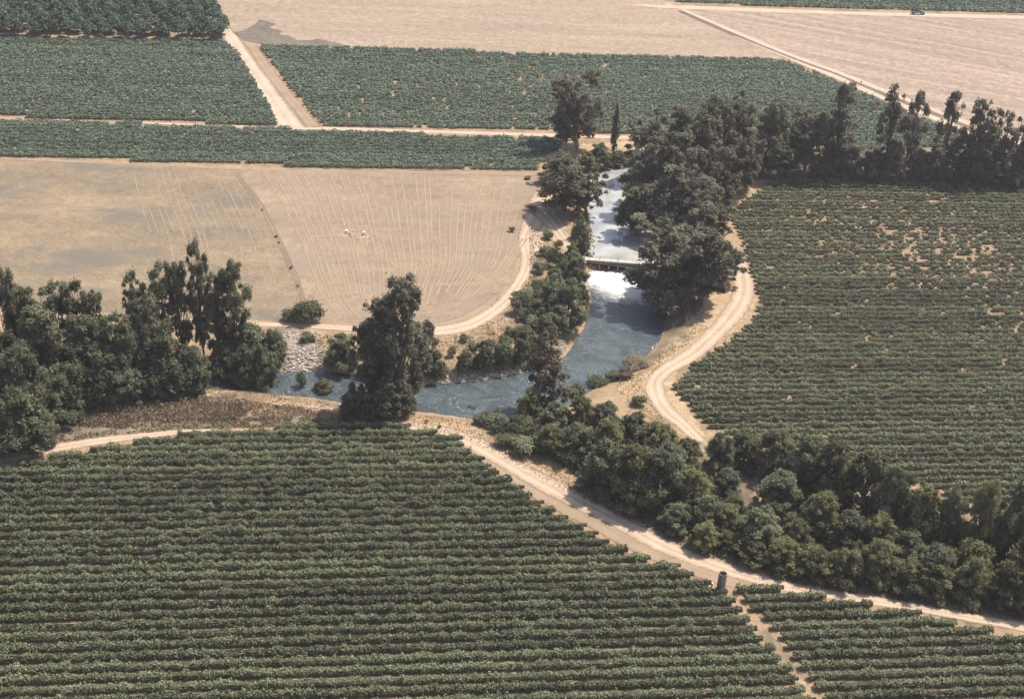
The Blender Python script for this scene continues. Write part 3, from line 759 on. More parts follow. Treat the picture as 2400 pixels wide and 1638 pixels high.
# willow / riparian tree, leafy to the ground. nominal 11 m x 10 m
for v in range(8):
    r = np.random.default_rng(300 + v); cl = []
    Hh, Ww = 11.0, 10.0
    for i in range(105):
        t = r.uniform(.03, 1); a = r.uniform(0, 6.28)
        env = Ww / 2 * math.sqrt(max(.08, 1 - (max(0, t - .35) / .7) ** 2)) * .85
        q = env * r.uniform(.3, 1.0); s = r.uniform(.45, 1.15) * (1 - .2 * t)
        cl.append((q * math.cos(a), q * math.sin(a), .6 + t * (Hh - 2.2) * (1 - .25 * (q / (Ww / 2)) ** 2), s, s, s * r.uniform(.8, 1.15)))
    add_proto('willow', crown_mesh('willow_crown', cl, 15000, .19, r, droop=.3, aspect=3.2), trunk_mesh('willow_trunk', Hh * .7, .32, cl[::4], r), Hh, Ww)
# cottonwood: bare lower trunk, plume top. nominal 24 m x 9 m
for v in range(5):
    r = np.random.default_rng(400 + v); cl = []
    Hh, Ww = 24.0, 9.0
    for i in range(78):
        t = r.uniform(.25, 1) ** .9; a = r.uniform(0, 6.28)
        env = Ww / 2 * (1 - abs(t - .62) * 1.15); q = env * math.sqrt(r.random()); s = r.uniform(.4, 1.05)
        cl.append((q * math.cos(a) + (t - .5) * 2, q * math.sin(a), Hh * t - s * .7, s, s, s * r.uniform(1.1, 1.7)))
    add_proto('cotton', crown_mesh('cotton_crown', cl, 11500, .24, r, aspect=2.9, droop=.3), trunk_mesh('cotton_trunk', Hh * .9, .42, cl[::3], r, (.8, 0)), Hh, Ww)
# round shrub, 3 m x 4 m
for v in range(6):
    r = np.random.default_rng(500 + v); cl = []
    for i in range(11):
        a = r.uniform(0, 6.28); q = 1.5 * math.sqrt(r.random()); s = r.uniform(.6, 1.0)
        cl.append((q * math.cos(a), q * math.sin(a), .5 + r.uniform(.2, 1.7) * (1 - .4 * q / 1.6), s, s, s * .85))
    add_proto('shrub', crown_mesh('shrub', cl, 3200, .16, r, aspect=3.0), None, 3.0, 4.2)
# orchard tree 8 m x 8.5 m
for v in range(4):
    r = np.random.default_rng(600 + v); cl = []
    for i in range(14):
        a = r.uniform(0, 6.28); q = 3.0 * math.sqrt(r.random()); s = r.uniform(1.2, 1.9)
        cl.append((q * math.cos(a), q * math.sin(a), 3.2 + r.uniform(0, 3.2) * (1 - .35 * q / 3), s, s, s * .9))
    add_proto('orchard', crown_mesh('orchard_crown', cl, 1800, .6, r), trunk_mesh('orchard_trunk', 4.5, .22, cl[::4], r), 8.0, 8.4)

def tree_height(base, ytop):
    lo, hi = .3, 70.
    for _ in range(30):
        mid = (lo + hi) / 2
        if proj(base + np.array([0, 0, mid]))[1] > ytop: lo = mid
        else: hi = mid
    return (lo + hi) / 2
NAMES = {'thin': ('eucalyptus_tree', 'tree'), 'euc': ('eucalyptus_tree', 'tree'), 'poplar': ('poplar_tree', 'tree'), 'willow': ('willow_tree', 'tree'), 'cotton': ('cottonwood_tree', 'tree'), 'shrub': ('shrub', 'shrub'), 'orchard': ('orchard_tree', 'tree')}
MATS = {'thin': 'euc', 'euc': 'euc', 'poplar': 'cotton', 'willow': 'willow', 'cotton': 'cotton', 'shrub': 'shrubm', 'orchard': 'orch'}
count = {}
def mesh_mat(me, key):
    """the same mesh data with another material, made once"""
    nm = me.name + '|' + key
    if nm not in _mm:
        c = me.copy() if me.materials else me
        c.materials.clear(); c.materials.append(M[key]); _mm[nm] = c
    return _mm[nm]
_mm = {}
def put(kind, x, yb, yt, wpx, label, group=None, var=None, matk=None, bark='bark', z=None):
    """x: picture column of the crown's middle, yb foot, yt top, wpx crown width, in photo pixels: only used to find the place and true size"""
    xb = x
    for _ in range(4):
        base = ground_point(xb, yb)
        h = tree_height(base, yt)
        xm = proj(base + np.array([0, 0, h * .6]))[0]; xb += (x - xm) * .9
    dist = np.linalg.norm(base - O); wid = wpx * dist / FPX
    i = count.get(kind, 0); count[kind] = i + 1
    cr, tk, H0, W0 = protos[kind][(var if var is not None else i) % len(protos[kind])]
    sw = wid / W0; sh = h / H0
    rz = (i * 2.399) % 6.283
    nm, cat = NAMES[kind]
    if tk is None:
        o = link(nm, mesh_mat(cr, matk or MATS[kind])); o.location = base; o.rotation_euler = (0, 0, rz); o.scale = (sw, sw, sh)
        return tag(o, label, cat, group)
    t = empty(nm, base, rz); t.scale = (sw, sw, sh)
    tag(t, label, cat, group)
    link('trunk', mesh_mat(tk, bark), None, t)
    link('crown', mesh_mat(cr, matk or MATS[kind]), None, t)
    return t

# ---- right river bank grove (eucalyptus), largest and nearest first
G = 'eucalyptus trees of the grove on the right river bank'
for a in [
    (1555, 735, 500, 170, 'broad dark eucalyptus leaning over the white water on the right end of the weir', G),
    (1655, 705, 520, 130, 'dark eucalyptus at the foot of the grove beside the bend of the right bank road', G),
    (1620, 650, 480, 150, 'bushy eucalyptus with an olive crown just behind the two front trees of the grove', G),
    (1700, 660, 560, 80, 'narrow hanging eucalyptus on the outer edge of the grove next to the right vineyard', G),
    (1500, 560, 425, 110, 'dark ragged eucalyptus hanging over the pool just upstream of the weir', G),
    (1575, 570, 395, 150, 'eucalyptus with white limbs showing halfway up the grove beside the pool', G),
    (1660, 590, 420, 130, 'dark eucalyptus at the left tip of the right vineyard', G),
    (1530, 490, 330, 120, 'eucalyptus by the upper end of the bright pool, right bank', G),
    (1600, 500, 300, 130, 'dense eucalyptus in the middle of the grove, behind the pool', G),
    (1690, 490, 330, 110, 'dark eucalyptus beside the bare patch at the corner of the right vineyard', G),
    (1535, 425, 255, 110, 'leftmost tall eucalyptus at the back of the grove, right of the far brown clearing', G),
    (1590, 430, 228, 110, 'tall brownish eucalyptus second from the left along the back of the grove', G),
    (1645, 440, 205, 105, 'tall eucalyptus with a twin pointed top at the back of the grove', G),
    (1690, 425, 198, 95, 'tallest eucalyptus at the back of the grove, beneath the far middle vineyard edge', G),
    (1745, 422, 204, 105, 'tall round-topped eucalyptus right of the tallest one of the grove', G),
    (1800, 415, 226, 105, 'eucalyptus with a reddish top in the right half of the grove', G),
    (1855, 412, 236, 100, 'greyish eucalyptus at the right shoulder of the grove', G),
    (1900, 418, 245, 80, 'slim eucalyptus filling the right end of the dense grove', G),
    (1965, 418, 230, 60, 'dark eucalyptus standing up against the double track, right of the grove', G),
    (1760, 445, 320, 100, 'low dark eucalyptus overhanging the pale corner of the river road', G),
    (1830, 422, 320, 110, 'low dark eucalyptus at the left end of the right vineyard top edge', G),
    (1700, 455, 270, 120, 'leafy eucalyptus in the thick middle of the grove under the tallest top', G)]:
    put('euc', *a)
put('thin', 1955, 416, 186, 110, 'tall wispy eucalyptus just touching the double track, right end of the grove', G)
T = 'trees of the thin line above the right vineyard'
for a in [
    ('thin', 2096, 420, 200, 76, 'thin eucalyptus with a split top crossing the double track', T),
    ('thin', 2142, 418, 203, 60, 'sparse pale eucalyptus just right of the split-topped one', T),
    ('thin', 2225, 424, 212, 64, 'very thin leaning eucalyptus standing alone before the pink field', T),
    ('euc', 2290, 428, 216, 88, 'dark eucalyptus with a pointed top near the right edge of the tree line', T),
    ('euc', 2340, 432, 258, 74, 'dense dark eucalyptus second from the right edge above the vineyard', T),
    ('euc', 2392, 434, 258, 74, 'dark eucalyptus at the right edge of the photo above the vineyard', T),
    ('thin', 2258, 430, 300, 70, 'short dark eucalyptus between the thin leaning one and the pointed one', T),
    ('willow', 1935, 422, 345, 70, 'low grey willow at the left start of the thin tree line', T),
    ('willow', 1990, 424, 330, 80, 'grey-green willow under the tall dark eucalyptus of the tree line', T),
    ('willow', 2045, 424, 345, 70, 'low willow left of the split-topped eucalyptus', T),
    ('willow', 2095, 427, 325, 80, 'rounded dark willow at the foot of the split-topped eucalyptus', T),
    ('willow', 2150, 427, 338, 70, 'low willow at the foot of the sparse pale eucalyptus', T),
    ('willow', 2200, 430, 345, 70, 'low dark willow at the foot of the thin leaning eucalyptus', T),
    ('willow', 2255, 433, 375, 70, 'low willow left of the pale gap near the right edge', T),
    ('willow', 2310, 436, 385, 80, 'low dark willow below the pale gap near the right edge', T),
    ('willow', 2375, 440, 380, 90, 'low dark willow in the right edge of the tree line', T),
    ('willow', 2060, 424, 350, 60, 'slim grey willow standing just left of the split-topped eucalyptus', T),
    ('willow', 2170, 426, 352, 60, 'slim grey willow between the pale and the thin leaning eucalyptus', T)]:
    put(*a, matk='euc')
# ---- left bank of the pool
Lb = 'trees on the left bank of the pool'
put('euc', 1362, 348, 146, 112, 'tallest eucalyptus, pale trunked, rising over the far vineyard at the head of the pool', Lb, 2, bark='pale_bark')
put('euc', 1335, 352, 200, 70, 'narrow eucalyptus pressed against the left side of the tallest one', Lb, 4, bark='pale_bark')
put('poplar', 1444, 362, 244, 22, 'slender column-shaped poplar mirrored in the pool', Lb)
put('euc', 1328, 492, 350, 140, 'dark spreading eucalyptus on the left bank beside the pale road corner', Lb, 1)
put('euc', 1380, 505, 385, 84, 'dark eucalyptus hanging over the left edge of the bright pool', Lb, 3)
put('euc', 1292, 430, 368, 60, 'smaller eucalyptus at the right end of the stubble field', Lb, 0)
for a in [(1405, 395, 325, 80, 'light green willow at the head of the pool under the tallest eucalyptus'),
          (1450, 392, 345, 70, 'low willow at the head of the pool under the column poplar'),
          (1495, 388, 340, 60, 'low willow at the head of the pool beside the grove'),
          (1375, 400, 345, 60, 'low willow right below the trunk of the tallest eucalyptus'),
          (1362, 560, 490, 46, 'thin willow on the left edge of the pool, farthest above the weir'),
          (1368, 600, 530, 46, 'thin willow on the left edge of the pool just above the weir'),
          (1352, 665, 590, 76, 'dark willow against the left end of the weir'),
          (1335, 760, 640, 118, 'large round grey-green willow on the left bank below the weir'),
          (1290, 735, 650, 80, 'green willow uphill of the large round one, left of the white water'),
          (1280, 792, 725, 72, 'rounded willow on the point where the river bends left'),
          (1345, 640, 578, 60, 'dark willow touching the weir deck on its left end'), (1362, 720, 655, 60, 'willow leaning over the white water from the left bank'),
          (1305, 700, 632, 80, 'willow in the middle of the left bank clump below the weir'), (1310, 780, 705, 90, 'low willow at the water side of the large round one'),
          (1265, 745, 690, 70, 'pale green willow at the uphill edge of the left bank clump'), (1275, 845, 780, 60, 'willow above the rocky waterline, behind the russet tree'),
          (1340, 625, 560, 50, 'small willow beside the end of the weir branch road'), (1235, 800, 755, 60, 'low pale willow on the slope inside the river bend')]:
    put('willow', a[0], a[1], a[2] + 6, a[3] * .9, a[4], 'willows along the left bank', matk='shrubm')
K = 'shrubs on the bank slope below the left road'
for x, yb, yt, wd_ in [(1245, 720, 672, 50), (1220, 735, 690, 44), (1298, 625, 580, 46), (1280, 600, 575, 30), (1325, 640, 600, 40), (1262, 690, 655, 40), (1195, 785, 765, 30), (1090, 800, 780, 22), (1060, 835, 812, 26), (1110, 822, 800, 28), (1150, 815, 792, 30), (1185, 812, 788, 34), (1215, 790, 762, 36), (1165, 842, 818, 30), (1128, 850, 828, 28), (1085, 858, 838, 26), (1205, 850, 815, 40), (1245, 835, 800, 40), (1255, 770, 738, 40), (1232, 752, 722, 38), (1300, 660, 628, 40), (1265, 640, 612, 34), (1285, 560, 538, 26), (1310, 585, 562, 26), (975, 872, 845, 30), (1045, 878, 856, 24), (1212, 700, 682, 26)]:
    put('shrub', x, yb, yt, wd_, 'small dark green shrub on the bare slope between the left road and the river', K)
W2 = 'willows at the far waterline of the bend'
for a in [(1092, 882, 812, 58, 'leftmost willow of the close row at the far waterline of the bend'),
          (1135, 878, 788, 66, 'tallest willow of the close row at the far waterline of the bend'),
          (1182, 872, 772, 66, 'willow right of the tallest in the close row at the waterline'),
          (1225, 866, 762, 62, 'last willow of the close row, touching the russet tree'),
          (1022, 895, 812, 66, 'small willow standing between two heaps of pale rocks at the waterline'),
          (800, 872, 774, 108, 'broad round willow right of the pale rock slope'),
          (880, 880, 790, 70, 'willow hidden behind the leaning dark tree, at the far waterline'),
          (590, 870, 748, 150, 'broad willow left of the pale rock slope, over the dark water'),
          (640, 872, 760, 90, 'grey willow touching the left side of the pale rock slope')]:
    put('willow', a[0], a[1] - 13, a[2] + 4, a[3] * .88, a[4], W2, matk='shrubm')
put('shrub', 722, 800, 776, 38, 'dark shrub on top of the pale rock slope')
put('thin', 1262, 968, 765, 104, 'sparse russet tree leaning over the river bend in the middle of the view', matk='russet', var=1)
put('thin', 1300, 975, 850, 84, 'russet branchy tree low over the river, right of the sparse leaning one', matk='russet', var=2)
put('cotton', 935, 965, 640, 105, 'big dark leaning tree with a pointed top on the near bank of the river bend', var=2, matk='euc')
put('cotton', 895, 962, 700, 105, 'dark tree pressed to the left of the big leaning tree, its top a little lower', matk='euc')
put('cotton', 865, 960, 745, 100, 'half-height dark tree left of the big leaning tree', matk='euc')
put('cotton', 965, 958, 770, 90, 'half-height dark tree right of the big leaning tree', matk='euc')
put('willow', 905, 972, 850, 150, 'dark leafy willow skirt at the foot of the big leaning tree', matk='euc')
put('willow', 838, 968, 888, 90, 'dark low willow left of the foot of the big leaning tree', matk='euc')
put('willow', 948, 972, 895, 70, 'dark low willow right of the foot of the big leaning tree', matk='euc')
put('thin', 1000, 885, 750, 62, 'small thin tree right of the big leaning tree, in front of the levee road', var=3)
put('shrub', 724, 752, 698, 66, 'dark round bush where the ditch meets the levee road')
put('shrub', 690, 752, 722, 52, 'low dark bush spreading left of the round bush at the ditch end')
put('shrub', 1199, 543, 530, 16, 'tiny dark round bush alone in the stubble field', matk='scrub')
put('shrub', 1237, 420, 411, 16, 'tiny brown bush in the far right corner of the stubble field', matk='scrub')
put('shrub', 1249, 496, 482, 24, 'low dark bush at the edge of the field beside the pale road corner')
put('shrub', 1497, 948, 922, 36, 'round dark bush beside the right bank road')
put('shrub', 1490, 862, 838, 60, 'purple-brown brush pile at the water edge by the right bank road', matk='scrub')
put('shrub', 1465, 885, 860, 46, 'second purple-brown brush pile just below the first one', matk='scrub')
put('shrub', 705, 915, 865, 26, 'dark pointed bush standing in the near shallows left of the big leaning tree')
put('willow', 760, 922, 888, 56, 'small grey willow bush at the near waterline left of the big leaning tree')
# ---- left tree belt
Lc = 'cottonwoods of the left tree belt'
for a in [('cotton', 470, 890, 568, 62, 'tallest cottonwood with a bare trunk and plumed top, left tree belt'),
          ('cotton', 545, 872, 610, 78, 'tall cottonwood with a drooping right side at the right end of the left belt'),
          ('cotton', 508, 880, 640, 70, 'cottonwood between the tallest one and the drooping one'),
          ('cotton', 420, 885, 604, 66, 'cottonwood just left of the tallest one'),
          ('cotton', 375, 890, 625, 76, 'cottonwood with a flat top, second left of the tallest one'),
          ('cotton', 322, 890, 640, 64, 'cottonwood at the left side of the tall cluster'),
          ('cotton', 350, 905, 690, 90, 'leafy cottonwood in front of the flat-topped one'),
          ('cotton', 16, 900, 628, 60, 'tall cottonwood cut by the left edge of the photo'),
          ('cotton', 62, 900, 664, 80, 'cottonwood second from the left edge of the photo'),
          ('cotton', 125, 900, 668, 86, 'cottonwood third from the left edge of the photo'),
          ('cotton', 185, 905, 666, 84, 'cottonwood with a broad round top, fourth from the left edge'),
          ('cotton', 228, 900, 680, 60, 'cottonwood at the right end of the far left cluster'),
          ('cotton', 90, 960, 720, 110, 'dark cottonwood in the second rank at the far left'),
          ('cotton', 205, 930, 735, 100, 'dark cottonwood in the second rank below the round-topped one'),
          ('cotton', 270, 920, 738, 80, 'low cottonwood in the dip between the two tall clusters')]:
    put(*a, Lc)
Lw = 'willows of the left tree belt'
for a in [(300, 925, 745, 110, 'willow in the front of the dip between the two tall clusters'), (380, 920, 760, 130, 'dark willow under the flat-topped cottonwood'),
          (450, 915, 800, 100, 'dark willow under the tallest cottonwood'), (520, 890, 790, 90, 'dark willow under the drooping cottonwood'),
          (225, 945, 790, 130, 'dark willow in front of the second-rank cottonwoods'), (290, 945, 830, 110, 'low front willow of the left belt before the brown brush'),
          (150, 960, 790, 140, 'willow in the front rank, right of the far left corner'), (55, 1000, 780, 150, 'big willow in front at the left edge of the photo'),
          (130, 985, 850, 120, 'dark low willow above the brown brush on the left'), (40, 1060, 900, 150, 'dark willow at the left edge just above the dirt road'),
          (95, 1035, 950, 90, 'small dark willow beside the start of the brown brush'), (365, 930, 850, 90, 'small dark willow above the brown brush, left of the yellow clearing'),
          (575, 905, 800, 80, 'willow with several bare stems right of the yellow clearing'), (620, 905, 790, 80, 'willow over the water right of the stemmed willow'),
          (15, 940, 760, 110, 'dark willow behind the big front one at the left edge')]:
    put('willow', a[0], a[1], a[2], a[3], a[4], Lw, matk='cotton')
# ---- lower right thicket
Q = 'willows of the lower right thicket'
th = [(1250, 985, 915, 66, 'dark pointed willow at the water edge where the thicket begins'), (1305, 1012, 925, 90, 'grey willow second from the river in the upper thicket'),
      (1365, 1010, 912, 90, 'grey-green willow below the purple brush piles'), (1420, 1030, 925, 90, 'willow left of the round dark roadside bush'),
      (1290, 1062, 985, 80, 'low willow beside the widest part of the near road'), (1355, 1075, 985, 100, 'round willow in the front of the upper thicket'),
      (1430, 1085, 960, 110, 'leafy willow in the middle of the upper thicket'), (1490, 1080, 960, 100, 'olive willow beside the lower end of the right bank road'),
      (1545, 1090, 985, 100, 'green willow where the right bank road goes out of sight'), (1420, 1150, 1030, 110, 'willow throwing its shadow on the near road'),
      (1490, 1180, 1040, 120, 'dark willow right of the one shading the road'), (1560, 1190, 1040, 130, 'large dark willow at the heart of the thicket'),
      (1610, 1110, 1000, 90, 'willow just right of the hidden end of the right bank road'), (1690, 1100, 988, 90, 'willow at the lower left corner of the right vineyard'),
      (1625, 1200, 1060, 110, 'dark willow left of the orange clearing'), (1750, 1090, 990, 100, 'broad willow above the small rock gap'),
      (1820, 1110, 985, 120, 'broad willow against the right vineyard, upper edge of the thicket'), (1890, 1150, 1000, 120, 'grey willow right of the broad upper one'),
      (1955, 1180, 1010, 130, 'large willow cutting into the vineyard rows'), (1830, 1200, 1095, 120, 'round willow between the orange clearing and the white gap'),
      (2035, 1220, 1045, 130, 'willow right of the large one cutting into the rows'), (2100, 1260, 1080, 110, 'willow whose top reaches the ends of the vine rows'),
      (2165, 1285, 1110, 110, 'grey willow above the yellow clearing on the right'), (2235, 1300, 1110, 110, 'willow right of the yellow clearing'),
      (2310, 1310, 1085, 110, 'tall dark willow near the right edge'), (2385, 1330, 1090, 110, 'dark willow cut by the right edge of the photo'),
      (1930, 1260, 1130, 120, 'dark willow below the white gap'), (1990, 1290, 1180, 110, 'low dark willow in the shade left of the yellow clearing'),
      (1700, 1255, 1170, 96, 'low willow below the orange clearing'), (1592, 1240, 1178, 80, 'low willow close to the near road, middle of the thicket'),
      (2280, 1370, 1240, 110, 'dark willow behind the front bushes at the right'), (2200, 1370, 1270, 110, 'dark willow behind the front bushes, below the yellow clearing'),
      (1652, 1282, 1222, 74, 'low willow bush left of the front row on the near road'), (1780, 1285, 1190, 110, 'dark willow behind the first front row bushes'),
      (1870, 1300, 1190, 100, 'dark willow behind the middle of the front row')]
th += [(1705, 1170, 1075, 100, 'rounded willow just left of the small white rock gap'), (1722, 1225, 1140, 76, 'willow on the left side of the orange clearing'),
       (1660, 1240, 1140, 100, 'low willow between the heart of the thicket and the orange clearing'),
       (2445, 1400, 1180, 130, 'dark willow filling the right edge of the photo behind the front bushes'), (2430, 1300, 1080, 110, 'dark willow at the right edge, farther back'), (2060, 1300, 1190, 110, 'low willow above the pointed front bush'), (2130, 1330, 1235, 100, 'low willow at the lower edge of the yellow clearing')]
for i, a in enumerate(th):
    j = (i * 7919) % 11 / 10 - .5
    put('willow', a[0], a[1], a[2] + (8 if a[0] > 1600 else 0) + 26 * j, a[3] * (1.15 if a[0] < 1640 else 1.04) * (1 - .25 * j), a[4], Q, matk=('willow', 'shrubm', 'willow', 'cotton')[i % 4])
Q2 = 'bushy willows lining the near road'
for a in [(1705, 1312, 1245, 66, 'leftmost front bush of the row lining the near road'), (1765, 1335, 1255, 96, 'second front bush of the row lining the near road'),
          (1840, 1355, 1262, 104, 'third front bush from the left, broad and round'), (1915, 1372, 1278, 96, 'fourth front bush from the left, behind the road curve'),
          (1985, 1385, 1275, 100, 'fifth front bush, right of the road curve'), (2070, 1385, 1258, 110, 'tall front bush with a pointed crown below the yellow clearing'),
          (2135, 1405, 1310, 100, 'low front bush right of the pointed one'), (2200, 1415, 1318, 100, 'third front bush counted from the right edge'),
          (2285, 1425, 1298, 96, 'second front bush counted from the right edge, tall'), (2365, 1440, 1310, 100, 'front bush at the right edge above the near road'), (2430, 1455, 1330, 100, 'front bush cut by the right edge above the near road')]:
    put('willow', a[0], a[1] - 24, a[2] - 2, a[3] * 1.05, a[4], Q2)
Q3 = 'grey-green brush at the river bend'
for a in [(1165, 1005, 975, 60), (1215, 1015, 975, 66), (1265, 1020, 985, 56), (1130, 992, 968, 40), (1190, 1045, 1018, 60), (1240, 1060, 1020, 70), (1350, 930, 900, 50), (1400, 905, 880, 50), (1440, 890, 868, 40)]:
    put('shrub', *a, 'low grey-green brush clump along the near water edge of the bend', Q3, matk='cotton' if a[0] < 1300 and a[1] < 1030 else 'shrubm')
Q4 = 'little shrubs on the near bank'
for a in [(1108, 962, 948, 20), (1148, 975, 962, 20), (1085, 968, 960, 12), (1020, 958, 948, 14), (1000, 990, 984, 12), (652, 955, 947, 10), (1120, 985, 970, 26), (1030, 1002, 996, 10)]:
    put('shrub', *a, 'tiny dark shrub on the yellow near bank of the bend', Q4)
Q5 = 'weeds in the ditch of the stubble field'
for a in [(614, 494, 490, 7), (647, 556, 550, 9), (654, 570, 566, 6), (682, 630, 622, 8), (698, 672, 667, 6)]:
    put('shrub', *a, 'small weed clump in the ditch crossing the stubble field', Q5, matk='scrub')

# ---- orchard at the top left
OR = [(-350, -160), (480, -160), (490, 0), (512, 40), (528, 75), (528, 97), (250, 95), (0, 88), (-350, 70)]
opoly = np.array(P2(OR)); on = opoly @ DN; ou = opoly @ DU
k = 0
c = on.min() + 3
while c < on.max():
    for s0, s1 in row_segments(opoly, c):
        for s in np.arange(s0 + 3, s1 - 1, 8.6):
            q = DU * (s + random.uniform(-.5, .5)) + DN * (c + random.uniform(-.5, .5))
            px_, py_ = proj((q[0], q[1], 6))
            if py_ < -30 or px_ < -40 or k >= 300: continue
            cr, tk, H0, W0 = protos['orchard'][k % 4]; k += 1
            sc = random.uniform(.9, 1.12)
            t = empty('orchard_tree', (q[0], q[1], 0), random.uniform(0, 6.28)); t.scale = (sc * 1.08, sc * 1.08, sc * 1.15)
            tag(t, 'round dark green orchard tree in the close planted block at the top left corner', 'tree', 'trees of the far orchard')
            link('trunk', mesh_mat(tk, 'bark'), None, t); link('crown', mesh_mat(cr, 'orch'), None, t)
    c += 8.6
print('orchard', k)

# ------------------------------------------------------------------ rocks
def rock_mesh(seed):
    import bmesh
    r = random.Random(seed); bm = bmesh.new(); bmesh.ops.create_icosphere(bm, subdivisions=2, radius=.5)
    ax_ = [Vector((r.gauss(0, 1), r.gauss(0, 1), r.gauss(0, 1))).normalized() for _ in range(7)]
    for v in bm.verts:
        for a in ax_:
            d = v.co.dot(a)
            if d > .34: v.co -= a * (d - .34) * .9
        v.co.z *= .75; v.co += Vector((r.gauss(0, .015),) * 3)
    me = bpy.data.meshes.new('rock'); bm.to_mesh(me); bm.free(); me.materials.append(M['rock']); return me
rocks = [rock_mesh(k) for k in range(6)]
RG = 'pale rocks dumped along the far bank'
def rock_at(px_, py_, size, label, group=RG, i=0):
    p = ground_point(px_, py_)
    o = link('rock', rocks[i % 6]); o.location = (p[0], p[1], p[2] + size * .12)
    o.rotation_euler = (random.uniform(-.4, .4), random.uniform(-.4, .4), random.uniform(0, 6.28)); s = size; o.scale = (s * random.uniform(.8, 1.3), s * random.uniform(.8, 1.2), s)
    tag(o, label, 'rock', group); return o
k = 0
for _ in range(135):                                               # rock slope
    v = random.random(); x = 672 + 8 * v + random.uniform(0, 62 + 8 * v); y = 782 + v * 90
    rock_at(x, y, random.uniform(.6, 1.3), 'pale grey rock in the loose rock slope between two willows on the far bank', 'rocks of the pale rock slope', k); k += 1
wl = [(940, 890), (980, 898), (1020, 897), (1060, 896), (1110, 892), (1160, 885), (1210, 876), (1250, 866), (1290, 850), (1325, 815)]
for _ in range(120):
    i = random.randrange(len(wl) - 1); t = random.random()
    x = wl[i][0] * (1 - t) + wl[i + 1][0] * t; y = wl[i][1] * (1 - t) + wl[i + 1][1] * t - abs(random.gauss(0, 9))
    rock_at(x, y, random.uniform(.5, 1.15), 'pale rock at the far waterline of the river bend', 'rocks at the far waterline', k); k += 1
for x in (1002, 1020, 1036, 1048, 1060, 1071, 1082, 1092, 1104, 1111):
    rock_at(x, 799 + random.uniform(-3, 3), random.uniform(.9, 1.5), 'pale boulder in the short line just below the levee road', 'boulders lined up below the levee road', k); k += 1
for x, y in [(828, 783), (842, 784), (858, 782), (835, 790)]:
    rock_at(x, y, 1.3, 'white rock at the road edge left of the big leaning tree', 'white rocks at the road edge', k); k += 1
for x, y in [(1770, 1108), (1783, 1116), (1776, 1124), (1792, 1112), (1930, 1190), (1945, 1196), (1955, 1202), (1965, 1208), (2012, 1220), (2018, 1226), (1935, 1202)]:
    rock_at(x, y, random.uniform(1.0, 1.8), 'bleached rock in a gap of the lower right thicket', 'bleached rocks in the thicket', k); k += 1
for x, y in [(1448, 884), (1455, 892), (1462, 880)]:
    rock_at(x, y, 1.1, 'pale rock beside the lower purple-brown brush pile', 'pale rocks by the brush pile', k); k += 1
# rubble between the rocks: nobody could count it
cen = []
for _ in range(2600):
    if random.random() < .45:
        v = random.random(); x = 662 + 6 * v + random.uniform(0, 82 + 12 * v); y = 776 + v * 98
    else:
        i = random.randrange(len(wl) - 1); t = random.random(); x = wl[i][0] * (1 - t) + wl[i + 1][0] * t; y = wl[i][1] * (1 - t) + wl[i + 1][1] * t - abs(random.gauss(0, 14)) + 3
    cen.append(ground_point(x, y))
cen = np.array(cen); V = []; Fs = []
base8 = np.array([(-1, -1, -1), (1, -1, -1), (1, 1, -1), (-1, 1, -1), (-1, -1, 1), (1, -1, 1), (1, 1, 1), (-1, 1, 1)]) * .5
f8 = np.array([(0, 3, 2, 1), (4, 5, 6, 7), (0, 1, 5, 4), (1, 2, 6, 5), (2, 3, 7, 6), (3, 0, 4, 7)])
for i, p in enumerate(cen):
    s = random.uniform(.2, .6); V.append((base8 + rng.normal(size=(8, 3)) * .16) * s * np.array([1.2, 1, .7]) + p + np.array([0, 0, s * .15])); Fs.append(f8 + i * 8)
tag(link('rubble', mesh_np('rubble', np.vstack(V), np.vstack(Fs)), M['rock']), kind='stuff', label='loose pale stone rubble along the far river bank')

# ------------------------------------------------------------------ grass, weeds and brown brush
def scatter(name, px_poly, dens, hgt, size, material, label, lump=None):
    poly = np.array(P2(px_poly)); lo = poly.min(0); hi = poly.max(0)
    n = int((hi - lo).prod() * dens); q = rng.uniform(lo, hi, (n, 2)); q = q[inside(poly, q[:, 0], q[:, 1])]
    nz = (.5 * noise2(q[:, 0], q[:, 1], 2, 6.) + .5 * noise2(q[:, 0], q[:, 1], 5, 1.9)) ** 1.7
    if lump: q = q[nz > lump]; nz = nz[nz > lump]
    z = height(q[:, 0], q[:, 1]); ok = z > WL + .3; q = q[ok]; z = z[ok]; nz = nz[ok]
    hh = hgt * (.35 + nz * 1.6)
    cen = np.column_stack([q, z + hh * rng.random(len(q))])
    nr = rng.normal(size=(len(q), 3)) * np.array([1, 1, .5]) + np.array([0, 0, .4])
    V, Fq = cards(cen, nr, size * rng.uniform(.6, 1.5, len(q)), 1.6)
    tag(link(name, mesh_np(name, V, Fq, tint=np.clip(nz + rng.random(len(q)) * .4, 0, 1)), M[material]), kind='stuff', label=label)
scatter('brown_brush', [(130, 960), (170, 945), (300, 930), (420, 935), (500, 940), (560, 945), (590, 960), (560, 985), (400, 990), (320, 985), (300, 1005), (180, 1000), (120, 985)], 16, 2.3, .36, 'scrub',
        'brown brush between the left tree belt and the near vineyard', .02)
scatter('dry_weeds', [(100, 1000), (300, 985), (560, 980), (800, 985), (930, 985), (930, 998), (700, 998), (430, 1008), (250, 1022), (100, 1045), (60, 1060)], 7, .7, .36, 'scrub', 'grey-brown weeds along the upper edge of the near vineyard', .12)
scatter('green_weeds', [(500, 985), (700, 975), (850, 985), (940, 992), (940, 1003), (700, 1000), (480, 1006)], 4, .5, .40, 'shrubm', 'green weeds along the top rows of the near vineyard', .15)
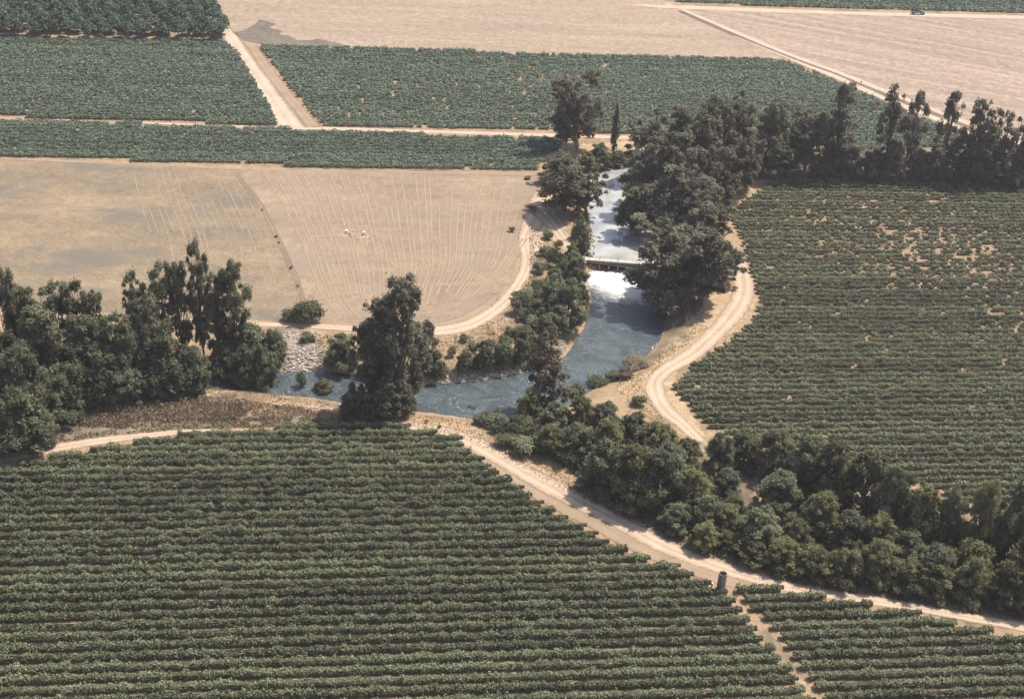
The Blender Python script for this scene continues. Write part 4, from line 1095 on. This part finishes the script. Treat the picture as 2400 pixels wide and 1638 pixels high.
scatter('dry_grass', [(560, 880), (700, 930), (900, 965), (1130, 985), (1200, 1040), (1350, 1130), (1320, 1150), (1100, 1030), (900, 985), (650, 960), (400, 935), (400, 900)], 5, .35, .26, 'grass', 'yellow dry grass on the near river bank', .1)
scatter('dry_grass', [(1240, 520), (1340, 600), (1330, 700), (1280, 790), (1300, 830), (1200, 870), (1000, 890), (940, 880), (740, 860), (740, 785), (1000, 790), (1080, 785), (1190, 730), (1240, 640)], 4, .35, .26, 'grass', 'yellow dry grass on the slope between the left road and the river', .1)
scatter('bank_weeds', [(1240, 560), (1340, 600), (1330, 700), (1290, 790), (1200, 850), (1000, 880), (740, 860), (740, 785), (1000, 792), (1100, 785), (1190, 740), (1240, 660)], 2.0, .8, .42, 'shrubm', 'scattered grey-green weeds on the slope between the left road and the river', .32)
scatter('dry_grass', [(1440, 905), (1540, 830), (1650, 745), (1660, 770), (1560, 850), (1500, 900), (1560, 990), (1640, 1060), (1570, 1020), (1480, 950)], 5, .35, .26, 'grass', 'dry grass between the river and the right bank road', .1)
scatter('verge_weeds', [(1330, 1150), (1450, 1210), (1560, 1262), (1660, 1305), (1760, 1338), (1880, 1372), (2010, 1393), (2160, 1415), (2400, 1460), (2400, 1440), (2160, 1400), (1900, 1360), (1650, 1290), (1450, 1190), (1330, 1130)], 3.5, .6, .4, 'scrub', 'dry brown weeds under the bushes along the near road', .1)
scatter('understory', [(1260, 985), (1400, 1000), (1560, 1060), (1660, 1180), (1640, 1290), (1560, 1250), (1400, 1180), (1290, 1070), (1200, 1040)], 3.0, 1.3, .45, 'shrubm', 'grey-green undergrowth beneath the upper thicket', .1)
scatter('understory', [(1640, 1290), (1720, 1230), (1900, 1260), (2060, 1290), (2300, 1340), (2450, 1380), (2450, 1455), (2160, 1405), (1900, 1365)], 3.0, 1.3, .45, 'shrubm', 'grey-green undergrowth beneath the front bushes', .1)
scatter('understory', [(-60, 880), (200, 870), (520, 860), (540, 880), (420, 910), (300, 925), (160, 960), (110, 1010), (60, 1060), (-60, 1080)], 2.5, 1.5, .5, 'cotton', 'dark undergrowth beneath the left tree belt', .05)
scatter('understory', [(1700, 400), (2000, 350), (2450, 385), (2450, 440), (2250, 432), (1950, 418), (1800, 425)], 2.2, 2.0, .6, 'euc', 'dark undergrowth beneath the far right tree line', .12)
scatter('reeds', [(1375, 500), (1395, 560), (1392, 610), (1340, 610), (1335, 560), (1350, 500)], 4, 1.6, .45, 'shrubm', 'green reeds on the left edge of the pool', .05)

scatter('dry_weeds', [(520, 940), (640, 945), (800, 965), (940, 990), (930, 1003), (700, 1001), (520, 1004), (480, 985)], 7, .5, .34, 'grass', 'straw coloured weeds on the near bank above the near vineyard', .10)
scatter('brown_brush', [(560, 940), (700, 955), (760, 970), (700, 985), (560, 985)], 7, 1.0, .34, 'scrub', 'low brown brush right of the taller brush on the near bank', .2)
# ------------------------------------------------------------------ small built things
p = P(1688, 1385, 0)
d = np.linalg.norm(p - O); r_ = 19.5 * d / FPX / 2; h_ = tree_height(p, 1343)
sp_ = tag(empty('standpipe', (p[0], p[1], 0)), 'tall round grey concrete irrigation standpipe at the vineyard corner by the near road', 'standpipe')
lathe('shaft', [(r_ * 1.06, -.3), (r_ * 1.06, 0), (r_, .1), (r_, h_ * .33 - .03), (r_ * 1.03, h_ * .33), (r_, h_ * .33 + .05), (r_ * .98, h_ * .66 - .03), (r_ * 1.01, h_ * .66), (r_ * .98, h_ * .66 + .05), (r_ * .96, h_ - .35)], M['pipe_concrete'], sp_)
lathe('rim', [(r_ * .965, h_ - .35), (r_ * 1.0, h_ - .33), (r_ * .98, h_), (r_ * .84, h_), (r_ * .84, h_ - 1.2), (0.01, h_ - 1.2)], M['pipe_concrete'], sp_)
V = []; Fs = []
for dx in (-.22, .22): tube([(dx, -r_ - .14, .3), (dx, -r_ - .14, h_ + .2)], [.03, .03], V, Fs)
for z in np.arange(.5, h_, .4): tube([(-.22, -r_ - .14, z), (.22, -r_ - .14, z)], [.02, .02], V, Fs, 4)
link('ladder', mesh_np('ladder', V, Fs), M['steel'], sp_)
p = P(1668, 1375, 0)
mk = tag(empty('marker_post', (p[0], p[1], 0)), 'short white marker post left of the tall concrete standpipe', 'post')
boxes('post', [((0, 0, .6), (.35, .35, 1.2))], M['white'], mk, .03); boxes('cap', [((0, 0, 1.26), (.48, .48, .12))], M['white'], mk, .03)
for x, y, lb in [(812, 547, 'left one of two small white water valves in the stubble field'), (853, 551, 'right one of two small white water valves in the stubble field')]:
    p = P(x, y, 0); v_ = tag(empty('water_valve', (p[0], p[1], 0)), lb, 'valve', 'white valves in the stubble field')
    lathe('riser', [(.62, -.1), (.62, .1), (.5, .14), (.5, 1.1), (.58, 1.14), (.58, 1.28), (.01, 1.36)], M['white'], v_, 16)
    V = []; Fs = []; tube([(.45, 0, .45), (1.0, 0, .45), (1.25, 0, .2)], [.2, .2, .22], V, Fs, 10); link('outlet', mesh_np('outlet', V, Fs, smooth=True), M['white'], v_)
    S_(patch('bare_patch', [(x - 26, y + 2), (x - 8, y - 5), (x + 12, y - 3), (x + 14, y + 8), (x - 10, y + 12)], M['creek'], .075, .5, 1.5))
# farm truck on the far road
p = P(2148, 34, .1); q = P(2180, 35, .1); an = math.atan2(q[1] - p[1], q[0] - p[0])
tr = tag(empty('farm_truck', (p[0], p[1], .1), an), 'small dull blue-grey farm truck parked on the pale road at the top right', 'truck')
m, n, l, b = mat('blue_paint'); b.inputs[0].default_value = (.19, .22, .26, 1); b.inputs['Roughness'].default_value = .4; M['blue'] = m
m, n, l, b = mat('tyre_rubber'); b.inputs[0].default_value = (.03, .03, .03, 1); M['rubber'] = m
m, n, l, b = mat('window_glass'); b.inputs[0].default_value = (.05, .06, .07, 1); b.inputs['Roughness'].default_value = .1; M['glass'] = m
boxes('cab', [((2.6, 0, 1.15), (2.0, 2.1, 1.0)), ((2.35, 0, 2.0), (1.3, 1.9, .72)), ((4.1, 0, 1.0), (1.1, 1.9, .8))], M['blue'], tr, .12)
boxes('cargo_bed', [((-.9, 0, 1.0), (4.8, 2.2, .2)), ((-.9, 1.05, 1.5), (4.8, .1, .8)), ((-.9, -1.05, 1.5), (4.8, .1, .8)), ((-3.25, 0, 1.5), (.1, 2.0, .8)), ((1.45, 0, 1.5), (.1, 2.0, .8))], M['blue'], tr, .03)
boxes('windscreen', [((3.02, 0, 2.02), (.06, 1.6, .5))], M['glass'], tr, 0)
for wx in (3.7, -2.0):
    for wy in (-1.0, 1.0):
        V = []; Fs = []; prof = [(.10, -.14), (.42, -.14), (.48, -.10), (.48, .10), (.42, .14), (.10, .14)]
        for r0, yy in prof:
            for kk in range(16): aa = 2 * math.pi * kk / 16; V.append((wx + r0 * math.cos(aa), wy + yy, .48 + r0 * math.sin(aa)))
        for i in range(5):
            for kk in range(16): k2 = (kk + 1) % 16; Fs.append((i * 16 + kk, (i + 1) * 16 + kk, (i + 1) * 16 + k2, i * 16 + k2))
        link('wheel', mesh_np('wheel', V, Fs), M['rubber'], tr)

# ------------------------------------------------------------------ summer haze
hz = empty('tmp'); bpy.data.objects.remove(hz)
V = []; Fs = []; box_vf((0, 500, 110.0), (12000, 12000, 250), V, Fs)
m = bpy.data.materials.new('haze'); m.use_nodes = True; n = m.node_tree.nodes; n.remove(n['Principled BSDF'])
pv = n.new('ShaderNodeVolumePrincipled'); pv.inputs['Color'].default_value = (.92, .88, .95, 1); pv.inputs['Density'].default_value = .00013; pv.inputs['Anisotropy'].default_value = .3
m.node_tree.links.new(pv.outputs[0], n['Material Output'].inputs['Volume'])
tag(link('haze', mesh_np('haze', V, Fs), m), kind='stuff')
print('objects', len(bpy.data.objects))
